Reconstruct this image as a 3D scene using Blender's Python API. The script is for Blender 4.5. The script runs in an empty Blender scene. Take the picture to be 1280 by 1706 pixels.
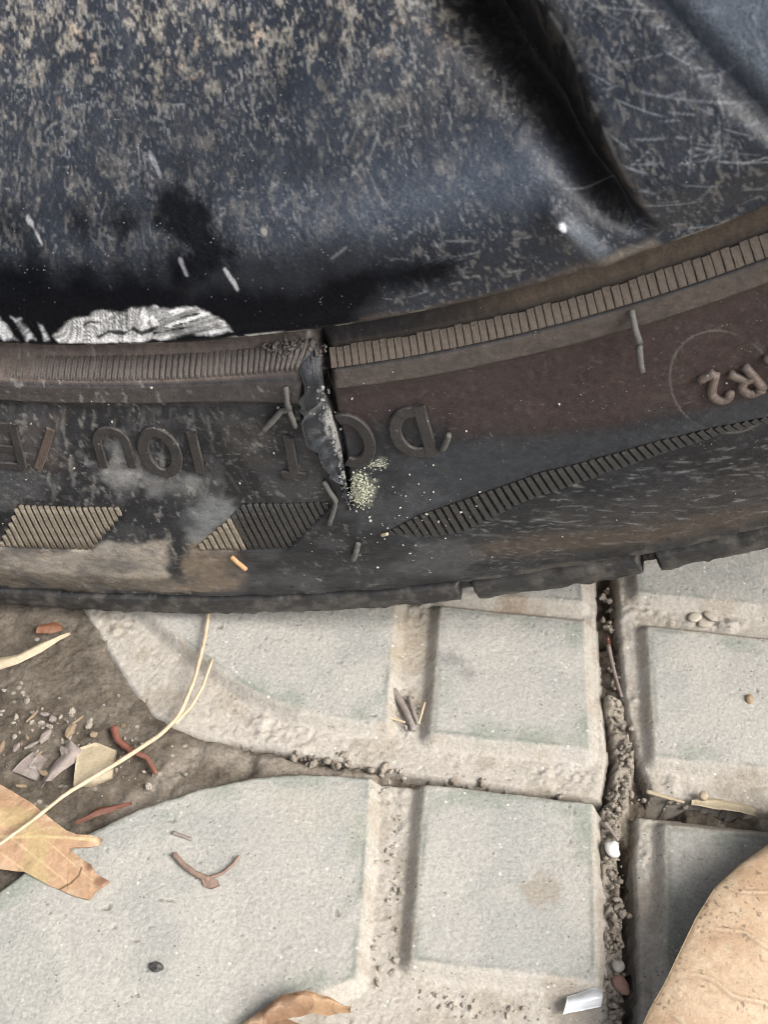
import bpy, math, random
import numpy as np
from mathutils import Vector, Matrix

# ------------------------------------------------------------------ camera, world, sun, exposure (all lengths in millimetres)
scn = bpy.context.scene
COL = scn.collection
F, PITCH, ROLL, DIST, ZAIM = 2260.0, math.radians(50.0), math.radians(4.9), 260.0, 46.0
VD = np.array([0, math.cos(PITCH), -math.sin(PITCH)])
_r = np.array([1.0, 0, 0]); _u = np.cross(_r, VD)
CR = math.cos(ROLL) * _r + math.sin(ROLL) * _u
CU = -math.sin(ROLL) * _r + math.cos(ROLL) * _u
CAM = np.array([0, 0, ZAIM]) - DIST * VD
cam_data = bpy.data.cameras.new('camera')
cam = bpy.data.objects.new('camera', cam_data); COL.objects.link(cam)
cam_data.sensor_fit = 'HORIZONTAL'; cam_data.sensor_width = 36.0; cam_data.lens = 36.0 * F / 1280
cam_data.clip_start = 0.01; cam_data.clip_end = 200
cam.matrix_world = Matrix((
    (CR[0], CU[0], -VD[0], CAM[0] * .001), (CR[1], CU[1], -VD[1], CAM[1] * .001),
    (CR[2], CU[2], -VD[2], CAM[2] * .001), (0, 0, 0, 1)))
cam_data.dof.use_dof = True; cam_data.dof.focus_distance = 0.257
cam_data.dof.aperture_fstop = cam_data.lens / 1.3
scn.camera = cam

SUN_EL, SUN_AZ = math.radians(47), math.radians(22)      # azimuth: from +X towards -Y
world = bpy.data.worlds.new('World'); scn.world = world; world.use_nodes = True
wn = world.node_tree.nodes; wl = world.node_tree.links
sky = wn.new('ShaderNodeTexSky'); sky.sky_type = 'NISHITA'; sky.sun_disc = False
sky.sun_elevation = SUN_EL; sky.sun_rotation = math.radians(90) + SUN_AZ
sky.air_density = 1.0; sky.dust_density = 6.0; sky.ozone_density = 1.0
hs = wn.new('ShaderNodeHueSaturation'); hs.inputs['Saturation'].default_value = 0.38
wl.new(sky.outputs[0], hs.inputs['Color']); wl.new(hs.outputs[0], wn['Background'].inputs[0])
wn['Background'].inputs[1].default_value = 0.14
sd = bpy.data.lights.new('sun', 'SUN'); sd.energy = 1.5; sd.angle = math.radians(40); sd.color = (1, .965, .91)
sun = bpy.data.objects.new('sun', sd); COL.objects.link(sun)
_s = Vector((math.cos(SUN_EL) * math.cos(SUN_AZ), -math.cos(SUN_EL) * math.sin(SUN_AZ), math.sin(SUN_EL)))
sun.rotation_euler = _s.to_track_quat('Z', 'Y').to_euler()
sun.location = _s * 3
scn.view_settings.view_transform = 'Standard'; scn.view_settings.look = 'None'
scn.view_settings.gamma = 1.0; scn.view_settings.use_curve_mapping = False
scn.view_settings.exposure = 0.9
scn.cycles.filter_width = 1.0

# ------------------------------------------------------------------ helpers
rng = np.random.default_rng(7); random.seed(7)
XC, ZC, R0 = -80.2, 314.6, 270.0            # wheel centre, reference radius for arc lengths

def ray(px, py):
    px = np.asarray(px, float); py = np.asarray(py, float)
    d = VD + ((px - 640) / F)[..., None] * CR - ((py - 853) / F)[..., None] * CU
    return d
def G(px, py, z=0.0):                        # photo point -> point on the horizontal plane z
    d = ray(px, py); t = (z - CAM[2]) / d[..., 2]
    return CAM + t[..., None] * d
def GP(pts, z=0.0):
    p = np.array(pts, float); return G(p[:, 0], p[:, 1], z)
def W(px, py, prof):                         # photo point -> (arc, r) on a surface of revolution round the axle
    d = ray(px, py); px = np.asarray(px, float)
    t = np.arange(150, 480, .5)
    P = CAM + t[:, None] * d[..., None, :]
    r = np.hypot(P[..., 0] - XC, P[..., 2] - ZC)
    f = P[..., 1] - prof(r)
    k = np.argmax(f > 0, axis=-1)
    fa = np.take_along_axis(f, np.maximum(k - 1, 0)[..., None], -1)[..., 0]; fb = np.take_along_axis(f, k[..., None], -1)[..., 0]
    tt = t[np.maximum(k - 1, 0)] + .5 * (-fa) / np.maximum(fb - fa, 1e-9)
    Q = CAM + tt[..., None] * d
    return np.stack([np.arctan2(Q[..., 0] - XC, ZC - Q[..., 2]) * R0, np.hypot(Q[..., 0] - XC, Q[..., 2] - ZC)], -1)

def _hash(ix, iy, iz, seed):
    h = (ix.astype(np.int64) * 374761393 + iy.astype(np.int64) * 668265263 + iz.astype(np.int64) * 2147483647 + seed * 974711) & 0xffffffff
    h = ((h ^ (h >> 13)) * 1274126177) & 0xffffffff
    h = ((h ^ (h >> 16)) * 2246822519) & 0xffffffff
    return ((h ^ (h >> 15)) & 0xffffff) / float(0xffffff)
def vnoise(x, y, seed=0):
    x = np.asarray(x, float); y = np.asarray(y, float)
    x, y = np.broadcast_arrays(x, y)
    ix = np.floor(x); iy = np.floor(y); fx = x - ix; fy = y - iy
    fx = fx * fx * (3 - 2 * fx); fy = fy * fy * (3 - 2 * fy); z = np.zeros_like(ix)
    a = _hash(ix, iy, z, seed); b = _hash(ix + 1, iy, z, seed); c = _hash(ix, iy + 1, z, seed); d = _hash(ix + 1, iy + 1, z, seed)
    return (a * (1 - fx) + b * fx) * (1 - fy) + (c * (1 - fx) + d * fx) * fy
def fbm(x, y, s, o=4, seed=0):
    t = 0; amp = 1; n = 0
    for k in range(o):
        t = t + amp * vnoise(x / s + 17.3 * k, y / s - 9.1 * k, seed + k); n += amp; amp *= .5; s *= .5
    return t / n
def sm(a, b, x):
    t = np.clip((x - a) / (b - a), 0, 1); return t * t * (3 - 2 * t)
def sdpoly(P, poly):                         # signed distance to a polygon, negative inside
    x, y = P[..., 0], P[..., 1]; d2 = np.full(x.shape, 1e18); ins = np.zeros(x.shape, bool)
    n = len(poly)
    for i in range(n):
        ax, ay = poly[i]; bx, by = poly[(i + 1) % n]
        ex, ey = bx - ax, by - ay; l = ex * ex + ey * ey + 1e-12
        t = np.clip(((x - ax) * ex + (y - ay) * ey) / l, 0, 1)
        d2 = np.minimum(d2, (x - ax - t * ex) ** 2 + (y - ay - t * ey) ** 2)
        if by != ay:
            ins ^= ((ay > y) != (by > y)) & (x < (bx - ax) * (y - ay) / (by - ay) + ax)
    d = np.sqrt(d2); return np.where(ins, -d, d)
def dline(P, line):                          # (distance, 0..1 along, signed side) to a polyline
    x, y = P[..., 0], P[..., 1]; best = np.full(x.shape, 1e9); al = np.zeros(x.shape); sg = np.zeros(x.shape)
    L = [0.0]
    for i in range(len(line) - 1): L.append(L[-1] + math.hypot(*(np.array(line[i + 1]) - line[i])))
    for i in range(len(line) - 1):
        ax, ay = line[i]; bx, by = line[i + 1]; ex, ey = bx - ax, by - ay; l = ex * ex + ey * ey + 1e-12
        t = np.clip(((x - ax) * ex + (y - ay) * ey) / l, 0, 1)
        d = np.hypot(x - ax - t * ex, y - ay - t * ey); m = d < best
        best = np.where(m, d, best); al = np.where(m, (L[i] + t * (L[i + 1] - L[i])) / L[-1], al)
        sg = np.where(m, np.sign(ex * (y - ay) - ey * (x - ax)), sg)
    return best, al, sg
def mixc(c, col, m):
    return c * (1 - m[..., None]) + np.array(col) * m[..., None]

def new_mesh(name, V, F_, smooth=True):
    me = bpy.data.meshes.new(name)
    V = np.ascontiguousarray(V, np.float32)
    if isinstance(F_, np.ndarray):
        k = F_.shape[1]; me.vertices.add(len(V)); me.vertices.foreach_set('co', V.ravel())
        me.loops.add(F_.size); me.loops.foreach_set('vertex_index', np.ascontiguousarray(F_, np.int32).ravel())
        me.polygons.add(len(F_)); me.polygons.foreach_set('loop_start', np.arange(0, F_.size, k, dtype=np.int32))
        me.polygons.foreach_set('loop_total', np.full(len(F_), k, np.int32))
        me.update(calc_edges=True)
    else:
        me.from_pydata(V.tolist(), [], F_)
    me.polygons.foreach_set('use_smooth', np.full(len(me.polygons), smooth, bool))
    me.validate(); me.update(); return me
ORI = {}
def obj(name, V, F_, mat, parent=None, origin=None, smooth=True, col=None, rough=None, gloss=None):
    V = np.asarray(V, float)
    if origin is None: origin = np.array([V[:, 0].mean(), V[:, 1].mean(), V[:, 2].min()])
    me = new_mesh(name, (V - origin) * .001, F_, smooth)
    if col is not None:
        a = me.color_attributes.new('Col', 'FLOAT_COLOR', 'POINT')
        a.data.foreach_set('color', np.concatenate([col, np.ones((len(col), 1)) if gloss is None else np.asarray(gloss).reshape(-1, 1)], 1).astype(np.float32).ravel())
    if rough is not None:
        a = me.attributes.new('Rgh', 'FLOAT', 'POINT'); a.data.foreach_set('value', np.asarray(rough, np.float32))
    me.materials.append(mat)
    o = bpy.data.objects.new(name, me); COL.objects.link(o); ORI[o.name] = np.array(origin, float)
    base = np.zeros(3)
    if parent is not None: o.parent = parent; base = ORI[parent.name]
    o.location = (np.array(origin) - base) * .001
    return o
def empty(name, origin):
    o = bpy.data.objects.new(name, None); COL.objects.link(o); o.empty_display_size = .01
    o.location = np.array(origin) * .001; ORI[o.name] = np.array(origin, float); return o
def tag(o, label=None, cat=None, group=None, kind=None):
    if label: o['label'] = label
    if cat: o['category'] = cat
    if group: o['group'] = group
    if kind: o['kind'] = kind
    return o
def gridfaces(n, m, wrap=False):             # n rows, m columns
    i = np.arange(n if wrap else n - 1)[:, None]; j = np.arange(m - 1)[None, :]; i2 = (i + 1) % n
    return np.stack([i * m + j, i2 * m + j, i2 * m + j + 1, i * m + j + 1], -1).reshape(-1, 4)

# ------------------------------------------------------------------ materials
class NT:
    def __init__(s, name):
        s.m = bpy.data.materials.new(name); s.m.use_nodes = True; s.t = s.m.node_tree; s.b = s.t.nodes['Principled BSDF']
        s.co = s.t.nodes.new('ShaderNodeTexCoord').outputs['Object']
    def n(s, kind, **kw):
        x = s.t.nodes.new('ShaderNode' + kind)
        for k, v in kw.items():
            if k in x.inputs: x.inputs[k].default_value = v
            else: setattr(x, k, v)
        return x
    def l(s, a, b): s.t.links.new(a, b)
    def noise(s, scale, detail=4, rough=.6, vec=None):
        x = s.n('TexNoise', Scale=scale, Detail=detail, Roughness=rough); s.l(vec or s.co, x.inputs['Vector']); return x.outputs['Fac']
    def ramp(s, fac, stops):
        x = s.n('ValToRGB'); e = x.color_ramp.elements
        while len(e) < len(stops): e.new(.5)
        for q, (p, c) in zip(e, stops):
            q.position = p; q.color = (c, c, c, 1) if not hasattr(c, '__len__') else (*c, 1)
        s.l(fac, x.inputs[0]); return x.outputs[0]
    def mix(s, a, b, fac, mode='MIX'):
        x = s.n('MixRGB', blend_type=mode)
        for v, i in ((fac, 0), (a, 1), (b, 2)):
            if hasattr(v, 'default_value'): s.l(v, x.inputs[i])
            elif i == 0: x.inputs[0].default_value = v
            else: x.inputs[i].default_value = (*v, 1)
        return x.outputs[0]
    def bump(s, h, dist, strength=1.0, prev=None):
        x = s.n('Bump', Distance=dist, Strength=strength); s.l(h, x.inputs['Height'])
        if prev: s.l(prev, x.inputs['Normal'])
        return x.outputs[0]
def mat_attr(name, speck=None, fine=3500, bumpmm=.05, spec=.5, var=(.7, 1.3)):
    s = NT(name); ca = s.n('Attribute', attribute_name='Col'); a = ca.outputs['Color']
    c = s.mix(a, s.ramp(s.noise(fine, 5, .7), [(.3, var[0]), (.7, var[1])]), 1.0, 'MULTIPLY')
    if speck:
        for sc, th, sp in speck:
            v = s.n('TexVoronoi', Scale=sc); s.l(s.co, v.inputs['Vector'])
            m = s.ramp(v.outputs['Distance'], [(th, 1), (th * 1.6, 0)])
            k = s.ramp(s.noise(sc * .31, 2), [(.58, 0), (.66, 1)])
            c = s.mix(c, sp, s.mix(m, k, 1.0, 'MULTIPLY'))
    s.l(c, s.b.inputs['Base Color'])
    r = s.n('Attribute', attribute_name='Rgh').outputs['Fac']
    rr = s.n('Math', operation='ADD'); s.l(r, rr.inputs[0])
    q = s.n('MapRange'); s.l(s.noise(fine * .4, 4), q.inputs[0]); q.inputs[3].default_value = -.12; q.inputs[4].default_value = .12
    s.l(q.outputs[0], rr.inputs[1]); s.l(rr.outputs[0], s.b.inputs['Roughness'])
    ml = s.n('Math', operation='MULTIPLY'); s.l(ca.outputs['Alpha'], ml.inputs[0]); ml.inputs[1].default_value = spec; s.l(ml.outputs[0], s.b.inputs['Specular IOR Level'])
    nb = s.bump(s.noise(fine * .6, 6, .7), bumpmm * .001 * 4)
    s.l(nb, s.b.inputs['Normal']); return s.m
def mat_plain(name, c1, c2, rough=.6, scale=900, bumpmm=.05, spec=.4, c3=None):
    s = NT(name)
    c = s.mix(c1, c2, s.ramp(s.noise(scale, 6, .65), [(.35, 0), (.65, 1)]))
    if c3: c = s.mix(c, c3, s.ramp(s.noise(scale * .37, 5, .7), [(.55, 0), (.68, 1)]))
    s.l(c, s.b.inputs['Base Color']); s.b.inputs['Roughness'].default_value = rough
    s.b.inputs['Specular IOR Level'].default_value = spec
    s.l(s.bump(s.noise(scale * 2, 6, .7), bumpmm * .004), s.b.inputs['Normal']); return s.m
M = {}
M['rubber'] = mat_attr('tyre_rubber', speck=[(1300, .1, (.26, .25, .23))], fine=2600, bumpmm=.03, spec=.3)
M['paint'] = mat_attr('rim_paint', speck=[(1400, .11, (.28, .265, .24))], fine=2400, bumpmm=.04, spec=.5, var=(.5, 1.5))
M['tile'] = mat_attr('concrete_tile', speck=[(700, .16, (.6, .59, .55)), (1000, .17, (.17, .17, .155))], fine=1300, bumpmm=.1, spec=.25, var=(.78, 1.2))
M['soil'] = mat_attr('soil', speck=[(500, .2, (.4, .36, .3))], fine=1300, bumpmm=.16, spec=.15, var=(.65, 1.3))
M['rib'] = mat_plain('rib_rubber_dusty', (.15, .122, .098), (.095, .078, .065), .7, 1500, .05, .3, (.2, .168, .135))
M['ribw'] = mat_plain('rib_rubber_worn', (.14, .118, .104), (.085, .075, .07), .5, 1500, .06, .45, (.24, .22, .2))
M['ribb'] = mat_plain('serration_rubber_black', (.028, .027, .026), (.045, .043, .04), .5, 1500, .04, .45, (.1, .09, .07))
M['ribt'] = mat_plain('serration_rubber_tan', (.28, .24, .19), (.18, .155, .115), .75, 1200, .06, .25, (.14, .125, .08))
M['letter'] = mat_plain('letter_rubber', (.024, .024, .026), (.036, .035, .036), .45, 1300, .03, .45, (.07, .055, .048))
M['letterb'] = mat_plain('letter_rubber_brown', (.085, .07, .062), (.06, .055, .052), .55, 1300, .03, .4, (.13, .085, .06))
M['spew'] = mat_plain('vent_spew_rubber', (.09, .087, .082), (.13, .125, .115), .6, 1800, .05, .4)
M['shred'] = mat_plain('shredded_rubber', (.3, .3, .29), (.12, .12, .12), .7, 1200, .05, .3)
M['torn'] = mat_attr('torn_rubber', speck=[(900, .15, (.4, .4, .38))], fine=2600, bumpmm=.05, spec=.38)
M['grain'] = mat_plain('sand_grain', (.5, .47, .42), (.28, .25, .21), .6, 600, .05, .4)
M['crumb'] = mat_plain('chalky_crumb', (.46, .47, .38), (.38, .385, .28), .8, 500, .05, .2, (.55, .55, .5))
M['clod'] = mat_plain('soil_clod', (.38, .335, .28), (.28, .24, .195), .95, 700, .12, .1, (.44, .4, .34))
M['straw'] = mat_plain('dry_straw', (.6, .49, .35), (.47, .36, .24), .55, 500, .05, .35)
M['white'] = mat_plain('white_pebble', (.75, .74, .7), (.62, .6, .56), .4, 400, .03, .4)

def mat_leaf(name, c1, c2, c3, speck=True, rough=.55):
    s = NT(name)
    c = s.mix(c1, c2, s.ramp(s.noise(45, 6, .65), [(.35, 0), (.65, 1)]))
    c = s.mix(c, c3, s.ramp(s.noise(130, 5, .75), [(.5, 0), (.75, 1)]))
    c = s.mix(c, s.ramp(s.noise(1600, 4), [(.3, .85), (.7, 1.12)]), 1.0, 'MULTIPLY')
    if speck:
        for sc, th in ((700, .19), (350, .13)):
            v = s.n('TexVoronoi', Scale=sc); s.l(s.co, v.inputs['Vector'])
            m = s.ramp(v.outputs['Distance'], [(th * .6, 1), (th, 0)])
            k = s.ramp(s.noise(120, 4, .7), [(.46, 0), (.56, .95)])
            c = s.mix(c, (.06, .05, .035), s.mix(m, k, 1.0, 'MULTIPLY'))
    s.l(c, s.b.inputs['Base Color']); s.b.inputs['Roughness'].default_value = rough
    s.b.inputs['Specular IOR Level'].default_value = .35
    s.l(s.bump(s.noise(700, 6, .7), .0003), s.b.inputs['Normal']); return s.m

# ------------------------------------------------------------------ ground
gm = NT('ground_soil')
c = gm.mix((.14, .115, .09), (.24, .2, .16), gm.ramp(gm.noise(14, 8, .7), [(.35, 0), (.65, 1)]))
gm.l(c, gm.b.inputs['Base Color']); gm.b.inputs['Roughness'].default_value = .95
gm.l(gm.bump(gm.noise(60, 8, .7), .01), gm.b.inputs['Normal'])
S = 40000.0
tag(obj('ground', np.array([[-S, -S, -16], [S, -S, -16], [S, S, -16], [-S, S, -16]]), np.array([[0, 1, 2, 3]]), gm.m, origin=np.array([0, 0, -16.])), 'bare earth ground under the pavers', kind='structure')

# pavers: outlines and raised pads read off the photo, put on the ground plane in millimetres
pavement = empty('pavement', (0, -40, 0)); tag(pavement, 'grey green concrete pavers with raised pads and dusty grooves', kind='structure')
def ext(p, dx, dy): return [p[0] + dx, p[1] + dy]
P2 = lambda pts: [list(q[:2]) for q in GP(pts)]
ul = P2([(110, 985), (135, 1003), (170, 1065), (210, 1130), (248, 1178), (285, 1203), (330, 1216), (400, 1229), (500, 1247), (620, 1270), (750, 1291), (900, 1309), (1008, 1324), (1019, 1250), (1009, 1150), (1001, 1050), (998, 970)])
ul = [ext(ul[0], -22, 75)] + ul + [ext(ul[-1], 1, 75)]
ll = P2([(-30, 1500), (60, 1432), (140, 1386), (230, 1343), (330, 1310), (420, 1291), (500, 1284), (620, 1291), (760, 1305), (880, 1320), (990, 1334), (1014, 1350), (1008, 1400), (1020, 1500), (1022, 1650), (1028, 1720)])
ll = ll + [ext(ll[-1], 2, -50), ext(ll[0], 0, -80), ext(ll[0], -28, -40)]
ur = P2([(1029, 940), (1033, 1040), (1043, 1150), (1062, 1240), (1090, 1315), (1290, 1343)])
ur = [ext(ur[0], -1, 75)] + ur + [ext(ur[-1], 60, 0), ext(ur[0], 95, 75)]
lr = P2([(1064, 1346), (1290, 1371), (1068, 1712), (1066, 1560), (1060, 1420)])
lr = [lr[0], lr[1], ext(lr[1], 60, 0), ext(lr[2], 90, -40), ext(lr[2], 1, -40)] + lr[2:]
pads_ul = [P2([(225, 990), (245, 1012), (295, 1056), (350, 1100), (420, 1146), (500, 1180), (580, 1197), (642, 1201), (656, 1010), (658, 985)]),
           P2([(738, 1014), (970, 1038), (979, 1246), (722, 1219)])]
a, b = P2([(742, 985), (968, 1000)]); pads_ul.append([ext(a, 0, 0), ext(b, 0, 0), ext(b, 0, 30), ext(a, 0, 30)])
a = P2([(225, 990), (658, 985)]); pads_ul[0] = [ext(a[0], -12, 40)] + pads_ul[0] + [ext(a[1], 0, 40)]
pads_ll = [P2([(-40, 1515), (60, 1440), (140, 1393), (230, 1349), (330, 1315), (420, 1295), (500, 1288), (613, 1296), (606, 1450), (590, 1625), (520, 1655), (430, 1685), (330, 1730), (-40, 1760)]),
           P2([(712, 1312), (983, 1336), (991, 1630), (690, 1597)])]
a, b = P2([(1068, 985), (1290, 1013)]); pads_ur = [[a, ext(b, 50, 0), ext(b, 50, 33), ext(a, -1, 33)]]
a, b, c_ = P2([(1083, 1047), (1290, 1079), (1096, 1259)]); d_ = P2([(1290, 1287)])[0]; pads_ur.append([a, ext(b, 50, 0), ext(d_, 50, 0), c_])
a, b, c_ = P2([(1113, 1378), (1290, 1398), (1117, 1660)]); pads_lr = [[a, ext(b, 50, 0), ext(b, 50, -34), c_]]
STAINS = [([(858, 1462), (905, 1455), (935, 1480), (925, 1505), (880, 1500)], (.3, .24, .17), .6),
          ([(735, 1095), (760, 1090), (790, 1112), (785, 1128), (745, 1110)], (.16, .16, .155), .7),
          ([(655, 1005), (718, 1005), (715, 1100), (690, 1112), (658, 1095)], (.33, .28, .21), .75),
          ([(830, 985), (880, 988), (870, 1025), (832, 1018)], (.3, .22, .15), .6),
          ([(0, 1560), (70, 1540), (120, 1640), (60, 1720), (-20, 1720)], (.3, .305, .285), .6),
          ([(930, 1230), (985, 1250), (985, 1275), (930, 1270)], (.45, .43, .4), .5),
          ([(1105, 1075), (1180, 1085), (1170, 1130), (1110, 1120)], (.46, .43, .375), .5),
          ([(440, 1320), (600, 1310), (600, 1380), (470, 1390)], (.42, .4, .345), .6),
          ([(880, 1010), (960, 1020), (955, 1060), (890, 1050)], (.31, .31, .29), .5)]
def paver(name, outline, pads, seed, step=.34, clip=True):
    o = np.array(outline); x0, y0 = o.min(0) - 1; x1, y1 = o.max(0) + 1
    if clip: x1 = min(x1, 100); y0 = max(y0, -118); y1 = min(y1, 62)
    xs = np.arange(x0, x1, step); ys = np.arange(y0, y1, step)
    X, Y = np.meshgrid(xs, ys, indexing='ij'); Pq = np.stack([X, Y], -1)
    wob = (fbm(X, Y, 5, 4, seed) - .5) * .5 + (fbm(X, Y, 1.2, 2, seed + 9) - .5) * .25
    so = sdpoly(Pq, outline) + wob
    sp = np.min([sdpoly(Pq, p) for p in pads], 0) + wob * .35
    crust = fbm(X, Y, 3.2, 5, seed + 3); rough = fbm(X, Y, 1.1, 3, seed + 5)
    low = sm(.2, 3.0, sp)
    z = -2.7 * low
    z += low * sm(2.0, 4.0, sp) * ((np.maximum(crust - .5, 0) * 3.0 + (rough - .5) * .5) * (.2 + .8 * sm(.46, .6, fbm(X, Y, 15, 3, seed + 21))) + (rough - .5) * .15) * sm(0, 2.5, -so)   # dirt caked in the grooves
    z += (fbm(X, Y, 14, 3, seed + 1) - .5) * .5 + (rough - .5) * .12
    pit = sm(.93, .97, vnoise(X / .9, Y / .9, seed + 40)) * sm(.5, .6, vnoise(X / 6, Y / 6, seed + 41)); z -= pit * .35
    z -= 1.3 * sm(-1.3, .1, so) ** 2
    z = np.where(so > .25, -13, z)
    col = np.zeros(X.shape + (3,)) + np.array([.395, .382, .35])
    col = mixc(col, (.335, .338, .315), sm(.45, .7, fbm(X, Y, 16, 4, seed + 11)) * .7)
    col = mixc(col, (.43, .412, .372), sm(.5, .68, fbm(X, Y, 9, 5, seed + 12)) * .7)
    dust = sm(-.5, .9, sp + (crust - .5) * 1.6)
    col = mixc(col, (.43, .395, .345), dust * .88)
    col = mixc(col, (.345, .305, .25), dust * sm(.52, .66, fbm(X, Y, 5, 5, seed + 13)) * .65)
    alg = np.exp(-((sp + .25) / .5) ** 2) * sm(.36, .62, fbm(X, Y, 6, 4, seed + 14))
    col = mixc(col, (.13, .155, .125), alg * .5)
    col = mixc(col, (.2, .24, .19), np.exp(-((sp + 1.5) / 2.2) ** 2) * sm(.5, .7, fbm(X, Y, 9, 4, seed + 15)) * .5)
    col = mixc(col, (.17, .14, .11), pit * .6)
    col = mixc(col, (.13, .11, .085), sm(-.7, .2, so) * .6)
    for (pts_, c_, am) in STAINS:
        m_ = sm(1.2, -1.2, sdpoly(Pq, P2(pts_)) + (fbm(X, Y, 3, 4, seed + 31) - .5) * 5) * am * (.5 + .5 * rough)
        col = mixc(col, c_, m_)
    V = np.stack([X, Y, z], -1).reshape(-1, 3); Fq = gridfaces(*X.shape)
    keep = (so.reshape(-1) < .9)
    Fq = Fq[keep[Fq].all(1)]
    used = np.zeros(len(V), bool); used[Fq.ravel()] = True; idx = np.cumsum(used) - 1
    return obj(name, V[used], idx[Fq], M['tile'], pavement, col=col.reshape(-1, 3)[used], rough=np.full(used.sum(), .82))
for k, (o_, p_, s_) in enumerate(((ul, pads_ul, 100), (ll, pads_ll, 200), (ur, pads_ur, 300), (lr, pads_lr, 400))):
    paver('paver', o_, p_, s_)

# the same paving carries on beyond the four pavers in view
def square(x0, y0, w, h): return [[x0, y0], [x0 + w, y0], [x0 + w, y0 + h], [x0, y0 + h]]
yj = G(np.array(1030.), np.array(1330.))[1]; k = 0
for (xa, ya) in [(101.5, yj - 80), (101.5, yj + 1.5), (183, yj - 80), (183, yj + 1.5)] + [(x_, -200.5) for x_ in (-143, -61.5, 20, 101.5, 183)]:
    hh_ = 78.5 if ya > -190 else min(80.0, yj - 82 + 200.5) if xa > 90 else 80.0
    paver('paver', square(xa, ya, 79.5, hh_), [square(xa + 4 + 37 * i, ya + 4 + (hh_ - 4) / 2 * j, 34, (hh_ - 4) / 2 - 4) for i in (0, 1) for j in (0, 1)], 500 + 10 * k, 1.0, False); k += 1

# earth between and beside the pavers
xs = np.arange(-125, 101, .42); ys = np.arange(-115, 64, .42); X, Y = np.meshgrid(xs, ys, indexing='ij'); Pq = np.stack([X, Y], -1)
bare = P2([(-40, 960), (140, 1000), (300, 1205), (420, 1245), (620, 1285), (300, 1320), (150, 1385), (-60, 1500)])
sb = sdpoly(Pq, bare)
n1 = fbm(X, Y, 6, 5, 601); n2 = fbm(X, Y, 1.6, 4, 602)
zz = -6.5 + (n1 - .5) * 5 + (n2 - .5) * 2.2
zz = zz * sm(-1, 3, sb) + (-3.4 + (n1 - .5) * 2.2 + (n2 - .5) * .8) * (1 - sm(-1, 3, sb))
right = P2([(620, 1265), (800, 1300), (1015, 1325), (1060, 1700), (1005, 1700), (1000, 1340), (620, 1295)])
fillj = 1 - sm(-.5, 2, sdpoly(Pq, P2([(430, 1235), (640, 1275), (640, 1300), (430, 1300)])))
zz += fillj * 1.5
hole = sm(.55, .7, fbm(X, Y, 7, 2, 603)) * sm(0, 2, sb); zz -= hole * 4
jd = np.minimum.reduce([dline(Pq, P2(q))[0] for q in ([(1026, 1160), (1045, 1240), (1036, 1330), (1022, 1345)], [(1020, 1345), (1021, 1420), (1025, 1520), (1025, 1620), (1023, 1712)])])
jn = fbm(X, Y, 2.6, 4, 611); crk = np.abs(fbm(X, Y, 3.4, 3, 612) - .5)
jf = sm(3.0, 1.7, jd + (n2 - .5) * 1.5); zz = zz * (1 - jf) + (-2.6 + (jn - .5) * 4.2 + (n2 - .5) * 1.4 - 1.8 * sm(.035, .005, crk)) * jf
rd = dline(Pq, P2([(1040, 1380), (1050, 1500), (1054, 1620), (1050, 1712)]))[0]; zz -= 6 * sm(1.3, .5, rd) * (1 - sm(.5, .2, rd) * 0)
col = np.zeros(X.shape + (3,)) + np.array([.125, .105, .082])
col = mixc(col, (.115, .095, .075), sm(.42, .62, fbm(X, Y, 20, 4, 604)) * .7 * (1 - sm(-2, 4, sb)))
col = mixc(col, (.36, .32, .265), np.maximum(sm(.45, .65, fbm(X, Y, 5, 5, 605)) * (.2 + .6 * sm(-2, 4, sb)), .8 * jf))
col = mixc(col, (.34, .3, .25), (1 - sm(0, 4, np.abs(sdpoly(Pq, P2([(330, 1240), (620, 1290), (330, 1310), (200, 1350)]))))) * .6)
V = np.stack([X, Y, zz], -1).reshape(-1, 3)
tag(obj('soil', V, gridfaces(*X.shape), M['soil'], col=col.reshape(-1, 3), rough=np.full(len(V), .95)), 'brown soil in the joints and in the bare patch between pavers', kind='stuff')

# ------------------------------------------------------------------ small shape builders
import bmesh
def ico(sub):
    bm = bmesh.new(); bmesh.ops.create_icosphere(bm, subdivisions=sub, radius=1.0)
    V = np.array([v.co[:] for v in bm.verts]); Fq = np.array([[v.index for v in f.verts] for f in bm.faces]); bm.free(); return V, Fq
ICO1, ICO2, ICO3 = ico(1), ico(2), ico(3)
def rot3(a, b, c):
    ca, sa, cb, sb_, cc, sc = math.cos(a), math.sin(a), math.cos(b), math.sin(b), math.cos(c), math.sin(c)
    return np.array([[ca, -sa, 0], [sa, ca, 0], [0, 0, 1]]) @ np.array([[cb, 0, sb_], [0, 1, 0], [-sb_, 0, cb]]) @ np.array([[1, 0, 0], [0, cc, -sc], [0, sc, cc]])
def lump(c, size, base=ICO2, jit=.22, seed=0, rot=None):
    r_ = np.random.default_rng(seed); V, Fq = base
    f = 1 + jit * (r_.random(len(V)) - .5) * 2
    low = r_.normal(size=(4, 3)); w = sum(np.sin(V @ k * 1.9 + i) for i, k in enumerate(low)) / 4
    v = V * (f * (1 + .28 * w))[:, None] * np.array(size)
    rm = rot if rot is not None else rot3(*(r_.random(3) * 6.28))
    return v @ rm.T + np.array(c), Fq
def join(parts):
    Vs, Fs, n = [], [], 0
    for v, f in parts: Vs.append(v); Fs.append(np.asarray(f) + n); n += len(v)
    return np.concatenate(Vs), np.concatenate(Fs)
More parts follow.
